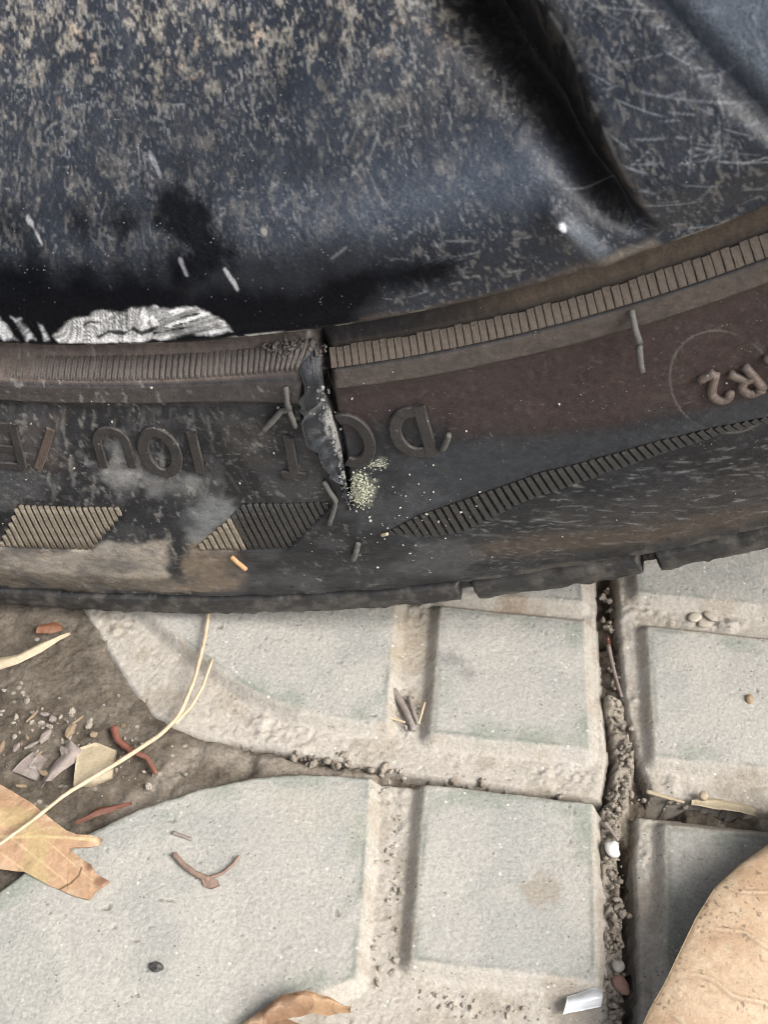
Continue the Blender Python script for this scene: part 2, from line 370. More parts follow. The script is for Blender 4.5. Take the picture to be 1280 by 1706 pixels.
def tube(P, rad, k=8, jit=0., seed=0):
    P = np.asarray(P, float); n = len(P); rad = np.broadcast_to(np.asarray(rad, float), (n,))
    T = np.gradient(P, axis=0); T /= np.linalg.norm(T, axis=1)[:, None] + 1e-9
    A = np.cross(T, [0.3, .2, 1.0]); A /= np.linalg.norm(A, axis=1)[:, None] + 1e-9; B = np.cross(T, A)
    ph = np.arange(k) * 2 * math.pi / k; r_ = np.random.default_rng(seed)
    V = P[:, None] + (rad[:, None] * (1 + jit * (r_.random((n, k)) - .5)))[..., None] * (np.cos(ph)[None, :, None] * A[:, None] + np.sin(ph)[None, :, None] * B[:, None])
    V = np.concatenate([V.reshape(-1, 3), P[:1] - T[:1] * rad[0] * .4, P[-1:] + T[-1:] * rad[-1] * .4])
    Fq = []
    for i in range(n - 1):
        for j in range(k): j2 = (j + 1) % k; Fq += [[i * k + j, i * k + j2, (i + 1) * k + j2], [i * k + j, (i + 1) * k + j2, (i + 1) * k + j]]
    for j in range(k): j2 = (j + 1) % k; Fq += [[n * k, j2, j], [n * k + 1, (n - 1) * k + j, (n - 1) * k + j2]]
    return V, np.array(Fq)
def smooth_path(pts, n):
    pts = np.asarray(pts, float); d = np.r_[0, np.cumsum(np.linalg.norm(np.diff(pts, axis=0), axis=1))]
    t = np.linspace(0, d[-1], n * 4); q = np.stack([np.interp(t, d, pts[:, k]) for k in range(pts.shape[1])], 1)
    w = max(3, n * 4 // (len(pts) * 2)) | 1; pad = np.concatenate([np.repeat(q[:1], w // 2, 0), q, np.repeat(q[-1:], w // 2, 0)])
    ker = np.ones(w) / w; s_ = np.stack([np.convolve(pad[:, k], ker, 'valid') for k in range(q.shape[1])], 1); s_[0] = pts[0]; s_[-1] = pts[-1]
    return s_[np.linspace(0, len(s_) - 1, n).astype(int)]
def resample(pts, n):
    pts = np.asarray(pts, float); d = np.r_[0, np.cumsum(np.linalg.norm(np.diff(pts, axis=0), axis=1))]
    t = np.linspace(0, d[-1], n); return np.stack([np.interp(t, d, pts[:, k]) for k in range(pts.shape[1])], 1)
def sheet(patches, thick=.25):               # patches: list of (n,m,3) grids; closed thin solid
    Vs, Fs, n0 = [], [], 0
    for g in patches:
        n, m = g.shape[:2]; du = np.gradient(g, axis=0); dv = np.gradient(g, axis=1); N = np.cross(du, dv); N /= np.linalg.norm(N, axis=2)[..., None] + 1e-9
        if N[..., 2].mean() < 0: N = -N
        top = g.reshape(-1, 3); bot = (g - N * thick).reshape(-1, 3); f = gridfaces(n, m); k = n * m
        ring = [i * m for i in range(n)] + [(n - 1) * m + j for j in range(1, m)] + [i * m + m - 1 for i in range(n - 2, -1, -1)] + [j for j in range(m - 2, 0, -1)]
        side = [[ring[i], ring[(i + 1) % len(ring)], ring[(i + 1) % len(ring)] + k, ring[i] + k] for i in range(len(ring))]
        Vs += [top, bot]; Fs.append(np.concatenate([f, f[:, ::-1] + k, np.array(side)]) + n0); n0 += 2 * k
    return np.concatenate(Vs), np.concatenate(Fs)
def ruled(A, B, n, m, zf=None):
    A = resample(A, n); B = resample(B, n); t = np.linspace(0, 1, m)[None, :, None]
    g = A[:, None] * (1 - t) + B[:, None] * t
    if zf is not None:
        u = np.linspace(0, 1, n)[:, None] + 0 * t[..., 0]; v = t[..., 0] + 0 * u
        g = g.copy(); g[..., 2] += zf(u, v, g)
    return g

# ------------------------------------------------------------------ the car over the wheel: dark body with a wheel arch
t_ = np.radians(np.linspace(-18, 198, 40)); XC_, ZC_ = XC, ZC
archp = [(XC + 352 * math.cos(q), ZC + 352 * math.sin(q)) for q in t_]
prof_ = [(2600, 205)] + [(2600, 800), (1900, 960), (1300, 1420), (-300, 1420), (-900, 1000), (-1000, 205)] + archp[::-1]
nb = len(prof_); Vb = np.array([(x, -25, z) for x, z in prof_] + [(x, 1650, z) for x, z in prof_])
Fb = [list(range(nb)), list(range(nb, 2 * nb))[::-1]] + [[i, i + nb, (i + 1) % nb + nb, (i + 1) % nb] for i in range(nb)]
car = empty('car', (XC, 60, 0))
tag(car, 'parked car showing its scuffed black wheel with dusty rim and torn tyre', 'car')
obj('body', Vb, Fb, mat_plain('car_paint', (.03, .032, .036), (.032, .034, .038), .3, 20, 0), car, smooth=False, origin=np.array([500, 800, 205.]))
# ------------------------------------------------------------------ wheel: tyre
WC = np.array([XC, 0, ZC])
_tr = np.array([232, 236.5, 238.2, 239.6, 241.6, 242.0, 246.4, 247.2, 249, 256, 268, 280, 290, 297, 301, 304.2, 305.2, 307.0, 307.6, 308.2, 308.6, 310.0, 312.2])
_ty = np.array([9, 5.6, 3.7, 1.7, -.55, -.75, -.55, .3, .75, .35, -.35, -.7, -.55, .1, .7, 1.4, 1.7, 2.2, 4.4, 4.4, 2.2, 1.9, 1.9])
def yT(r): return np.interp(r, _tr, _ty)
TP = lambda pts: W(np.array(pts, float)[:, 0], np.array(pts, float)[:, 1], yT)
crack = TP([(532, 566), (541, 590), (543, 625), (545, 655), (560, 700), (570, 740), (576, 780), (581, 815), (584, 850)])
flap_l = TP([(522, 594), (509, 618), (504, 640), (505, 665), (507, 690), (512, 714), (517, 729), (533, 746), (549, 764), (557, 782), (570, 798), (580, 815), (583, 845)])
wedge = TP([(640, 889), (700, 858), (800, 824), (900, 788), (1000, 763), (1100, 734), (1200, 711), (1290, 694), (1290, 701), (1200, 723), (1100, 756), (1000, 791), (920, 821), (860, 840), (800, 870), (760, 890), (700, 895)])
par1 = TP([(28, 842), (215, 845), (152, 917), (-4, 912)])
par2 = TP([(405, 840), (562, 834), (478, 916), (318, 918)])
flap_poly = np.concatenate([flap_l, crack[::-1]])
def crackx(r):                               # arc position of the crack at radius r
    o = np.argsort(crack[:, 1]); return np.interp(r, crack[o, 1], crack[o, 0])
def dispT(a, r, detail=True):
    Pq = np.stack(np.broadcast_arrays(a, r), -1); a = Pq[..., 0]; r = Pq[..., 1]
    cx = crackx(r); dl = cx - a
    v = sm(crack[-1, 1] + 1, crack[-1, 1] - 22, r)
    d = np.where(dl > 0, 2.3 * v * np.exp(-(dl / 13) ** 2), -.2 * v * np.exp(-(dl / 7) ** 2))
    if detail:
        sf = sdpoly(Pq, flap_poly); d = d - 3.2 * sm(.5, -1.2, sf)
        dc, al, sg = dline(Pq, crack); d = d - (2.6 + 2.5 * sm(.42, .2, al)) * np.exp(-(dc / (.42 + .45 * sm(.42, .15, al))) ** 2) * sm(1.0, .85, al)
        for q in (wedge, par1, par2): d = d - .55 * sm(.3, -.3, sdpoly(Pq, q))
        ribband = sm(np.where(a > cx, 238.9, 238.0), np.where(a > cx, 239.2, 238.5), r) * sm(241.5, 241.1, r); d = d - 1.0 * ribband * (a > cx) - .25 * ribband * (a <= cx)
        gv = np.exp(-((r - 241.75) / .22) ** 2); d = d - .35 * gv
        # scuffed shoulder
        d = d + (fbm(a, r, 4, 4, 31) - .5) * .9 * sm(298, 304, r) + (fbm(a, r, 14, 3, 32) - .5) * .5
        d = d + (fbm(a * .35, r, 1.5, 3, 33) - .5) * .16
    return d
def surfT(a, r, h=0.0, detail=False):
    a = np.asarray(a, float); r = np.asarray(r, float); th = a / R0; e = .25
    y = yT(r); dy = (yT(r + e) - yT(r - e)) / (2 * e); nl = np.sqrt(1 + dy * dy)
    nr, ny = dy / nl, -1 / nl                # outward normal in (r, y)
    dd = dispT(a, r, detail) + h
    rr = r + nr * dd; yy = y + ny * dd
    return np.stack([XC + rr * np.sin(th), yy, ZC - rr * np.cos(th)], -1)

th = np.concatenate([np.arange(-.06, .74, .00098), np.linspace(.74, 2 * math.pi - .06, 150)[:-1]])
rs = np.arange(232, 311.9, .31)
A_, R_ = np.meshgrid(th * R0, rs, indexing='ij')
fine = (A_ < .74 * R0)
e = .3; y = yT(R_); dy = np.clip((yT(R_ + e) - yT(R_ - e)) / (2 * e), -2.5, 2.5); nl = np.sqrt(1 + dy * dy)
D_ = np.zeros_like(A_); nf = fine[:, 0].sum(); D_[:nf] = dispT(A_[:nf], R_[:nf])
D_[nf:] = (fbm(A_[nf:], R_[nf:], 14, 3, 32) - .5) * .5
rr = R_ + dy / nl * D_; yy = y - D_ / nl
# tread: shoulder blocks, grooves, flat crown, far sidewall
tp = np.array([(312.6, 1.9), (313.2, 2.2), (313.7, 3.0), (314.0, 5), (314.1, 9), (314.2, 16), (314.4, 30), (314.4, 60), (314.4, 90), (314.2, 104), (312, 113), (304, 121), (285, 125), (260, 124), (240, 121), (232, 116), (230, 60), (232, 12)])
AT, KT = np.meshgrid(th * R0, np.arange(len(tp)), indexing='ij')
notch0 = TP([(1078, 925)])[0, 0]
per = 33.0; ph = np.abs(((AT - notch0 + per / 2) % per) - per / 2) + (vnoise(AT / 3., KT, 77) - .5) * .6
nd = .45 * sm(1.7, 1.1, ph) * ((KT >= 0) & (KT < 9))
nd = nd * (AT > notch0 - 40); aF = A_; phF = np.abs(((aF - notch0 + per / 2) % per) - per / 2) + (vnoise(aF / 3., R_, 77) - .5) * .6
yy = yy + 2.2 * sm(1.7, 1.1, phF) * sm(308.3, 308.9, R_) * (aF > notch0 - 40) * (aF < .74 * R0) + 2.2 * sm(1.7, 1.1, phF) * sm(308.3, 308.9, R_) * (aF >= .74 * R0)
rad_t = tp[KT, 0] - nd * 6.5 + (vnoise(AT / 1.3, KT * 3., 78) - .5) * .7 * (KT < 6) * (AT < .74 * R0)
y_t = tp[KT, 1] + nd * 5.0 * (KT < 5) - (vnoise(AT / 2.1, KT * 2., 79) - .5) * .5 * (KT < 5)
Rall = np.concatenate([rr, rad_t], 1); Yall = np.concatenate([yy, y_t], 1); TH = np.broadcast_to(th[:, None], Rall.shape)
V = np.stack([XC + Rall * np.sin(TH), Yall, ZC - Rall * np.cos(TH)], -1)
# colour of the rubber: bloom, dust, smears
Aq = np.concatenate([A_, AT], 1); Rq = np.concatenate([R_, tp[KT, 0] + .3], 1); Pq = np.stack([Aq, Rq], -1)
f1 = fbm(Aq, Rq, 9, 5, 41); f2 = fbm(Aq, Rq, 3, 5, 42); f3 = fbm(Aq * .25, Rq, 1.1, 4, 43); f4 = fbm(Aq, Rq * .2, 1.2, 4, 44)
col = np.zeros(Pq.shape[:2] + (3,)) + np.array([.017, .018, .021]); rough = np.full(Aq.shape, .36)
col = mixc(col, (.026, .028, .033), sm(.4, .7, f1) * .8)
cx = crackx(Rq); rightm = sm(-1.5, 1.0, Aq - cx)
brown = TP([(546, 640), (800, 590), (1000, 540), (1300, 455), (1300, 652), (1150, 684), (1000, 715), (880, 728), (780, 726), (715, 700), (660, 690), (560, 720)])
m = sm(3.6, -3.6, sdpoly(Pq, brown) + (f1 - .5) * 6) * sm(246.3, 247.3, Rq)
col = mixc(col, (.047, .033, .031), m * .95); rough += .06 * m
blue = TP([(660, 760), (800, 735), (1000, 722), (1300, 660), (1300, 690), (1000, 755), (800, 818), (680, 860)])
m = sm(2.5, -2, sdpoly(Pq, blue) + (f1 - .5) * 4); col = mixc(col, (.037, .042, .049), m * .8)
ridge = sm(241.7, 242.2, Rq) * sm(247.3, 246.6, Rq)
col = mixc(col, (.1, .082, .072), ridge * rightm * (.65 + .3 * f2)); col = mixc(col, (.075, .066, .064), ridge * (1 - rightm) * (.5 + .6 * f1))
band = sm(236, 237, Rq) * sm(241.8, 241.4, Rq)
col = mixc(col, (.03, .024, .02), band * rightm)
col = mixc(col, (.15, .118, .1), band * (1 - rightm) * (.55 + .5 * f2)); rough = rough + band * .15
upper = sm(239.0, 238.2, Rq); fade = sm(700 * 0 + TP([(640, 540)])[0, 0], TP([(900, 480)])[0, 0], Aq)
col = mixc(col, (.105, .082, .062), upper * rightm * fade * .9); col = mixc(col, (.02, .019, .02), upper * rightm * (1 - fade) * .8)
def stain(poly, c, soft=1.5, amt=.9, nz=4, rg=None):
    global col, rough
    p = TP(poly); m = sm(soft, -soft, sdpoly(Pq, p) + (f2 - .5) * nz) * amt
    col = mixc(col, c, m)
    if rg is not None: rough = rough * (1 - m) + rg * m
TAN = (.27, .225, .175)
stain([(-10, 905), (60, 918), (150, 915), (175, 903), (280, 903), (285, 930), (275, 968), (150, 966), (-10, 956)], (.36, .32, .265), 1.2, .95, 3, .75)
stain([(-10, 945), (80, 955), (200, 962), (300, 965), (330, 985), (200, 985), (-10, 975)], (.17, .145, .115), 1, .9, 3, .7)
stain([(315, 905), (345, 890), (400, 870), (395, 920), (405, 985), (290, 985), (300, 940)], (.22, .175, .13), 1.3, .85, 4, .75)
stain([(335, 820), (395, 830), (385, 865), (345, 890), (315, 905), (315, 860)], (.19, .2, .205), 1.5, .8, 4, .5)
stain([(205, 720), (235, 775), (275, 800), (330, 790), (340, 820), (250, 828), (230, 800), (190, 760)], (.2, .2, .2), 1.6, .75, 5, .45)
stain([(150, 770), (230, 785), (240, 812), (190, 812)], (.3, .3, .3), 1.3, .75, 5, .4)
stain([(-10, 775), (40, 785), (100, 800), (60, 830), (-10, 850)], (.09, .092, .097), 2, .7, 4)
stain([(800, 905), (900, 892), (1100, 868), (1300, 828), (1300, 862), (1100, 905), (900, 925), (800, 925)], (.11, .083, .061), 3, .6, 5, .5)
stain([(900, 855), (1100, 815), (1300, 770), (1300, 830), (1100, 868), (930, 888)], (.06, .056, .053), 3.5, .5, 6, .34)
stain([(700, 905), (780, 895), (800, 935), (760, 960), (650, 950)], (.085, .085, .088), 2, .7, 6, .45)
stain([(600, 850), (700, 800), (740, 830), (660, 880), (600, 880)], (.075, .08, .088), 2, .45, 5)
stain([(800, 960), (1300, 868), (1300, 905), (800, 985)], (.1, .09, .08), 1, .75, 6, .6)
stain([(380, 700), (440, 695), (440, 770), (380, 760)], (.065, .06, .055), 3, .6, 8)
stain([(0, 700), (90, 690), (110, 780), (60, 790), (0, 770)], (.085, .06, .05), 3, .55, 8)
# streaky abrasion low on the right half and on the left sidewall
rot = Aq * .94 + Rq * .34; rotn = -Aq * .34 + Rq * .94
st = fbm(rot * .22, rotn, .9, 4, 46); zone = sm(4, -4, sdpoly(Pq, TP([(760, 880), (1000, 800), (1300, 720), (1300, 830), (1000, 880), (850, 930), (700, 950)])))
col = mixc(col, (.23, .23, .23), zone * sm(.62, .78, st) * .15)
st2 = fbm(Aq * .8 + Rq * .2, Rq * .18, .8, 4, 47); zone2 = sm(5, -3, sdpoly(Pq, TP([(-20, 690), (420, 690), (420, 820), (-20, 835)])))
col = mixc(col, (.17, .168, .16), zone2 * sm(.56, .72, st2) * sm(.4, .65, f1) * .8)
col = mixc(col, (.16, .155, .145), sm(.64, .78, f2) * sm(.45, .6, f1) * .3 * (1 - .75 * rightm))
fg = fbm(Aq, Rq, .95, 3, 48); col = col * (.6 + .6 * fg)[..., None]; rough = rough + (fbm(Aq, Rq, 2.2, 3, 49) - .5) * .25
leftm = sm(3, -3, Aq - cx); film_ = sm(.48, .72, fbm(Aq, Rq, 6, 5, 50)) * leftm * (Rq > 247.5)
col = mixc(col, (.06, .062, .066), film_ * .55)
col = mixc(col, (.26, .25, .23), sm(.68, .76, fbm(Aq, Rq * .6, 1.1, 3, 51)) * sm(.5, .62, f1) * leftm * .5)
dab = sm(.7, .77, fbm(Aq, Rq, .8, 2, 52)); col = mixc(col, (.2, .19, .17), dab * sm(.42, .6, fbm(Aq, Rq, 12, 3, 53)) * .45 * (.2 + .8 * leftm))
pw = TP([(612, 812)])[0]; dpw = np.hypot((Aq - pw[0] + .9) / 3.2, (Rq - pw[1]) / 4.6)
col = mixc(col, (.3, .31, .25), sm(1.15, .3, dpw + (fg - .5) * 1.1) * (Aq > cx) * .85)
pw = TP([(635, 770)])[0]; dpw = np.hypot((Aq - pw[0]) / 1.8, (Rq - pw[1]) / 1.4); col = mixc(col, (.2, .21, .17), sm(1.2, .4, dpw + (fg - .5) * 1.3) * .6)
def scratches(cl, Ag, Rg, av, rv, lo_, hi_, n_, ang, spread, ln, c, seed, wid, amt):
    r_ = np.random.default_rng(seed)
    for i in range(n_):
        q = lo_ + r_.random(2) * (hi_ - lo_); an = ang + r_.normal() * spread; l_ = ln * (.25 + r_.random() ** 2 * 1.4); cu = r_.normal() * .06
        ex, ey = math.cos(an), math.sin(an)
        i0, i1 = np.searchsorted(av, [q[0] - l_, q[0] + l_]); j0, j1 = np.searchsorted(rv, [q[1] - l_, q[1] + l_])
        if i1 <= i0 or j1 <= j0: continue
        a_ = Ag[i0:i1, j0:j1] - q[0]; b_ = Rg[i0:i1, j0:j1] - q[1]; s_ = a_ * ex + b_ * ey; d_ = np.abs(-a_ * ey + b_ * ex + cu * s_ * s_ / l_)
        m = amt * (.3 + .7 * r_.random()) * sm(wid * (.7 + r_.random()), .03, d_) * sm(l_ * .5, l_ * .1, np.abs(s_)) * (.4 + .6 * vnoise(s_ * 2 + i, d_ * 2, seed))
        cl[i0:i1, j0:j1] = mixc(cl[i0:i1, j0:j1], c, m)
nF = rs.size
for (poly_, n_, an_, sp_, ln_, c_, wd_, am_) in (
        ([(780, 860), (1300, 720), (1300, 850), (800, 930)], 260, .32, .2, 3.2, (.24, .24, .235), .26, .7),
        ([(700, 900), (900, 840), (900, 950), (700, 960)], 90, -.35, .4, 2.6, (.2, .2, .2), .26, .6),
        ([(-10, 670), (430, 670), (430, 830), (-10, 830)], 200, 1.35, .35, 3.5, (.17, .165, .155), .3, .55),
        ([(-10, 700), (500, 700), (500, 900), (-10, 900)], 110, .1, .5, 2.2, (.2, .19, .18), .25, .5),
        ([(560, 640), (1300, 480), (1300, 640), (600, 760)], 130, .1, .9, 1.6, (.17, .14, .12), .17, .6)):
    p_ = TP(poly_); scratches(col, Aq, Rq, th * R0, rs, p_.min(0), p_.max(0), n_, an_, sp_, ln_, c_, 700 + n_, wd_, am_)
nt = sm(1.9, 1.3, np.abs(((Aq - notch0 + per / 2) % per) - per / 2)) * (Rq > 308.6) * (Aq > notch0 - 40); col = mixc(col, (.16, .115, .08), nt * .8)
# mould part line around the markings
mc = TP([(1205, 640)])[0]; dcirc = np.abs(np.hypot(Aq - mc[0], (Rq - mc[1]) * .72) - 8.6)
col = mixc(col, (.13, .12, .11), sm(.2, .08, dcirc) * sm(.35, .6, f1) * .7)
frontm = Rq < 308.4
col = np.where(frontm[..., None], col, mixc(np.zeros(Pq.shape[:2] + (3,)) + np.array([.032, .031, .03]), (.085, .076, .068), sm(.4, .75, fbm(Aq, Rq, 1.8, 4, 55)) * .8))
n, mm = Rall.shape
tyre = obj('tyre', V.reshape(-1, 3), gridfaces(n, mm, True), M['rubber'], car, origin=WC, col=col.reshape(-1, 3), rough=rough.reshape(-1))

def bar(path, w, h, taper=1.0, prof='flat', on=surfT, base=-.5, jit=0., seed=0):
    """raised bar following a path of (arc, r) points on the sidewall"""
    P = np.asarray(path, float); T = np.gradient(P, axis=0); T /= np.linalg.norm(T, axis=1)[:, None] + 1e-9
    N = np.stack([-T[:, 1], T[:, 0]], 1)
    cs = {'flat': [(-1, base), (-1, h * .65), (-.78, h), (.78, h), (1, h * .65), (1, base)],
          'round': [(-1, base), (-1, h * .4), (-.7, h * .85), (0, h), (.7, h * .85), (1, h * .4), (1, base)]}[prof]
    k = len(cs); r_ = np.random.default_rng(seed); rows = []
    wv = np.broadcast_to(np.asarray(w, float), (len(P),))
    for i in range(len(P)):
        for (cx_, ch) in cs:
            q = P[i] + N[i] * cx_ * wv[i] * (1 + jit * (r_.random() - .5))
            rows.append((q[0], q[1], ch + (jit * .3 * (r_.random() - .5) if ch > 0 else 0)))
    q = np.array(rows); V = on(q[:, 0], q[:, 1], q[:, 2])
    Fq = []
    for i in range(len(P) - 1):
        for j in range(k - 1): a0 = i * k + j; Fq += [[a0, a0 + 1, a0 + k + 1], [a0, a0 + k + 1, a0 + k]]
    for j in range(1, k - 1): Fq += [[0, j + 1, j], [(len(P) - 1) * k, (len(P) - 1) * k + j, (len(P) - 1) * k + j + 1]]
    return V, np.array(Fq)

# ribs of the scuff band, right of the tear
t0 = crackx(240.0) + .9; t = t0; k = 0; aend = TP([(1290, 430)])[0, 0] + 12
while t < aend:
    p = 1.42 + .38 * (t - t0) / (aend - t0); w = p / 2 - .12
    skew = -.12 * k / 60
    path = np.stack([np.linspace(t + p / 2, t + p / 2 + .03, 5), np.linspace(239.15 + random.uniform(-.1, .15), 241.45, 5)], 1)
    v, f = bar(path, w, .0 + random.uniform(-.12, .06), base=-1.2, jit=.1, seed=k)
    obj('rib', v, f, M['rib'], tyre, smooth=False); t += p; k += 1
# worn ribs, left of the tear, leaning more towards the tear
t = crackx(240.0) - 2.6; k = 0; aleft = TP([(-10, 620)])[0, 0] - 4
while t > aleft:
    near = math.exp(-((crackx(240.) - t) / 9) ** 2); far = min(1, (t - aleft) / 40)
    p = 1.2; lean = 2.0 * near + .4
    path = np.stack([np.linspace(t + lean * .6, t - lean * .8, 6), np.linspace(238.5, 241.2, 6)], 1)
    v, f = bar(path, .36 + .06 * random.random(), -.22 + .26 * max(.15, far) + .16 * near + random.uniform(-.05, .05), prof='round', base=-1.0, jit=.25, seed=500 + k)
    obj('rib', v, f, M['ribw'], tyre); t -= p; k += 1
# serrations: the tapering wedge on the right, two slanted blocks on the left
up = TP([(640, 889), (700, 858), (800, 824), (900, 788), (1000, 763), (1100, 734), (1200, 711), (1290, 694)])
lo = TP([(648, 893), (712, 895), (772, 888), (815, 866), (870, 838), (930, 818), (1010, 790), (1110, 755), (1210, 723), (1298, 700)])
t = up[0, 0] + .8; k = 0
while t < up[-1, 0]:
    ru = np.interp(t, up[:, 0], up[:, 1]); tl = t + .9; rl = np.interp(tl, lo[:, 0], lo[:, 1])
    if rl - ru > .5:
        path = np.stack([np.linspace(t, tl, 5), np.linspace(ru + .1, rl - .1, 5)], 1)
        v, f = bar(path, .47, -.02 + random.uniform(-.06, .04), base=-1.2, jit=.1, seed=900 + k); obj('serration', v, f, M['ribb'], tyre, smooth=False)
    t += 1.5; k += 1
def slats(top, bot, n, mats, w=.4):
    for i in range(n):
        s = (i + .5) / n; a = top[0] + (top[1] - top[0]) * s; b = bot[0] + (bot[1] - bot[0]) * s
        yield i, a, b
def block(poly, lean, mats, pitch, seed):
    x0, x1 = poly[:, 0].min(), poly[:, 0].max(); t = x0 - lean; k = 0
    while t < x1:
        rr_ = np.linspace(poly[:, 1].min() - 1, poly[:, 1].max() + 1, 60); aa = t + lean * (rr_ - rr_[0]) / (rr_[-1] - rr_[0])
        ins = sdpoly(np.stack([aa, rr_], 1), poly) < -.12
        if ins.sum() > 4:
            i = np.where(ins)[0]; idx = np.linspace(i[0], i[-1], 6)
            path = np.stack([np.interp(idx, np.arange(60), aa), np.interp(idx, np.arange(60), rr_)], 1)
            v, f = bar(path, pitch * .31, .0 + random.uniform(-.1, .05), prof='round', base=-1.2, jit=.16, seed=seed + k)
            obj('serration', v, f, mats(path[:, 0].mean(), k), tyre)
        t += pitch; k += 1
block(par1, 2.3, lambda a, k: M['ribt'], 1.25, 1200)
tanlim = TP([(398, 880)])[0, 0]
block(par2, 1.8, lambda a, k: M['ribt'] if a < tanlim else M['ribb'], 1.3, 1400)

# raised letters, upside down at the bottom of the tyre
def arc(cx_, cy_, rx, ry, a0, a1, n=18):
    t = np.radians(np.linspace(a0, a1, n)); return np.stack([cx_ + rx * np.cos(t), cy_ + ry * np.sin(t)], 1)
def seg(*p, n=5): return np.concatenate([np.linspace(p[i], p[i + 1], n)[(1 if i else 0):] for i in range(len(p) - 1)])
EDGE = {'flat': [0, .9, .35, .35, .9, 0], 'round': [0, .3, .7, 1, .7, .3, 0]}
def edgecol(n_, prof, c1, c2, seed=0):
    e_ = np.tile(EDGE[prof], n_ // len(EDGE[prof])); r_ = np.random.default_rng(seed); e_ = e_ * (.35 + .65 * r_.random(len(e_)))
    return mixc(np.zeros((len(e_), 3)) + np.array(c1), c2, e_)
def letter(strokes, at, w, h, mat, size=1.0, tilt=0., prof='flat', label=None, sx=1.0):
    c = TP([at])[0]; parts = []
    ct, st_ = math.cos(tilt), math.sin(tilt)
    for i, s in enumerate(strokes):
        s = np.asarray(s, float) * size * np.array([sx, 1]); s = np.stack([s[:, 0] * ct - s[:, 1] * st_, s[:, 0] * st_ + s[:, 1] * ct], 1)
        path = np.stack([c[0] - s[:, 0] * R0 / c[1], c[1] + s[:, 1]], 1)
        parts.append(bar(path, w, h - .03 * i, prof=prof, seed=i))
    v, f = join(parts); c12 = ((.0145, .0155, .0175), (.09, .078, .068)) if mat is M['letter'] else ((.06, .045, .038), (.16, .125, .105))
    o = obj('letter', v, f, M['torn'], tyre, smooth=(prof == 'round'), col=edgecol(len(v), prof, *c12, seed=len(v)), rough=np.full(len(v), .48))
    if label: o['label'] = label
    return o
Dg = [seg((-3.2, -7.1), (-3.2, 7.1)), np.concatenate([seg((-4.5, 5.7), (-.8, 5.7), n=4), arc(-.8, 0, 3.9, 5.7, 85, -85, 22), seg((-.8, -5.7), (-4.5, -5.7), n=4)])]
letter(Dg, (684, 719), 1.2, .75, M['letter'], .86, tilt=-.05)
Og = [arc(0, 0, 3.9, 6, 0, 360, 40)]
oc = TP([(583, 733)])[0]
full = arc(0, 0, 3.75, 5.9, 0, 360, 120) * .92
pa = np.stack([oc[0] - full[:, 0] * R0 / oc[1], oc[1] + full[:, 1]], 1)
side = pa[:, 0] > crackx(pa[:, 1]) + .35; lside = sdpoly(pa, flap_poly) > .3
def runs(mask, seqq):
    n_ = len(mask); i0 = int(np.argmax(~mask)); idx = [(i0 + i) % n_ for i in range(n_)]; out = []; cur = []
    for i in idx:
        if mask[i]: cur.append(i)
        elif cur: out.append(cur); cur = []
    if cur: out.append(cur)
    return [seqq[c_] for c_ in out if len(c_) > 4]
pieces = [bar(r_, 1.2, .75 - .02 * i) for i, r_ in enumerate(runs(side, pa) + runs(lside & (pa[:, 0] < crackx(pa[:, 1])), pa))]
v, f = join(pieces); o = obj('letter', v, f, M['torn'], tyre, smooth=False, col=edgecol(len(v), 'flat', (.0145, .0155, .0175), (.06, .05, .045)), rough=np.full(len(v), .48)); o['label'] = 'letter O split in two by the tear'
letter([seg((0, -6), (0, 6)), seg((-2.7, 6), (2.7, 6))], (487, 752), 1.0, .7, M['letter'], .84, tilt=-.12)
letter([seg((.4, -6), (.4, 5.9)), seg((-1.9, 4.2), (.4, 6.0))], (330, 752), 1.0, .7, M['letter'], .86, tilt=-.04)
letter([arc(0, 0, 3.4, 6, 0, 360, 40)], (267, 752), 1.15, .7, M['letter'], .88)
letter([np.concatenate([seg((-3.2, 5), (-3.2, -2.2), n=6), arc(0, -2.2, 3.2, 3.9, 180, 360, 16), seg((3.2, -2.2), (3.2, 5), n=6)])], (190, 750), .9, .5, M['letter'], .86, label='worn letter U')
letter([seg((-3.4, -5.4), (1.4, 6))], (66, 745), .85, .5, M['letterb'], .9, label='worn brown diagonal stroke of a letter')
letter([seg((-2.6, -6), (-2.6, 6)), seg((-2.6, 6), (2.8, 6)), seg((-2.6, -6), (2.8, -6)), seg((-2.6, .8), (1.6, .8))], (10, 742), .9, .5, M['letter'], .86, label='worn letter cut by the picture edge')
letter([np.concatenate([seg((-2.6, -5), (-2.6, 5), n=6)]), np.concatenate([seg((-2.6, 5), (0, 5), n=3), arc(0, 2.5, 2.4, 2.5, 88, -88, 12), seg((0, 0), (-2.6, 0), n=3)]), seg((-.3, 0), (2.6, -5))], (1243, 634), .85, .95, M['letterb'], .62, tilt=.22, prof='round', sx=.92)
letter([np.concatenate([arc(0, 2.3, 2.5, 2.7, 165, -30, 14), seg((2.1, .6), (-2.7, -4.9), n=5)]), seg((-2.7, -5), (2.8, -5))], (1194, 645), .85, .95, M['letterb'], .62, tilt=.22, prof='round', sx=.92, label='small rusty brown figure 2')
letter([seg((0, -5), (0, 5)), seg((0, -5), (3, -5))], (1306, 608), .78, 1.3, M['letterb'], .62, tilt=.22, prof='round', sx=.92)

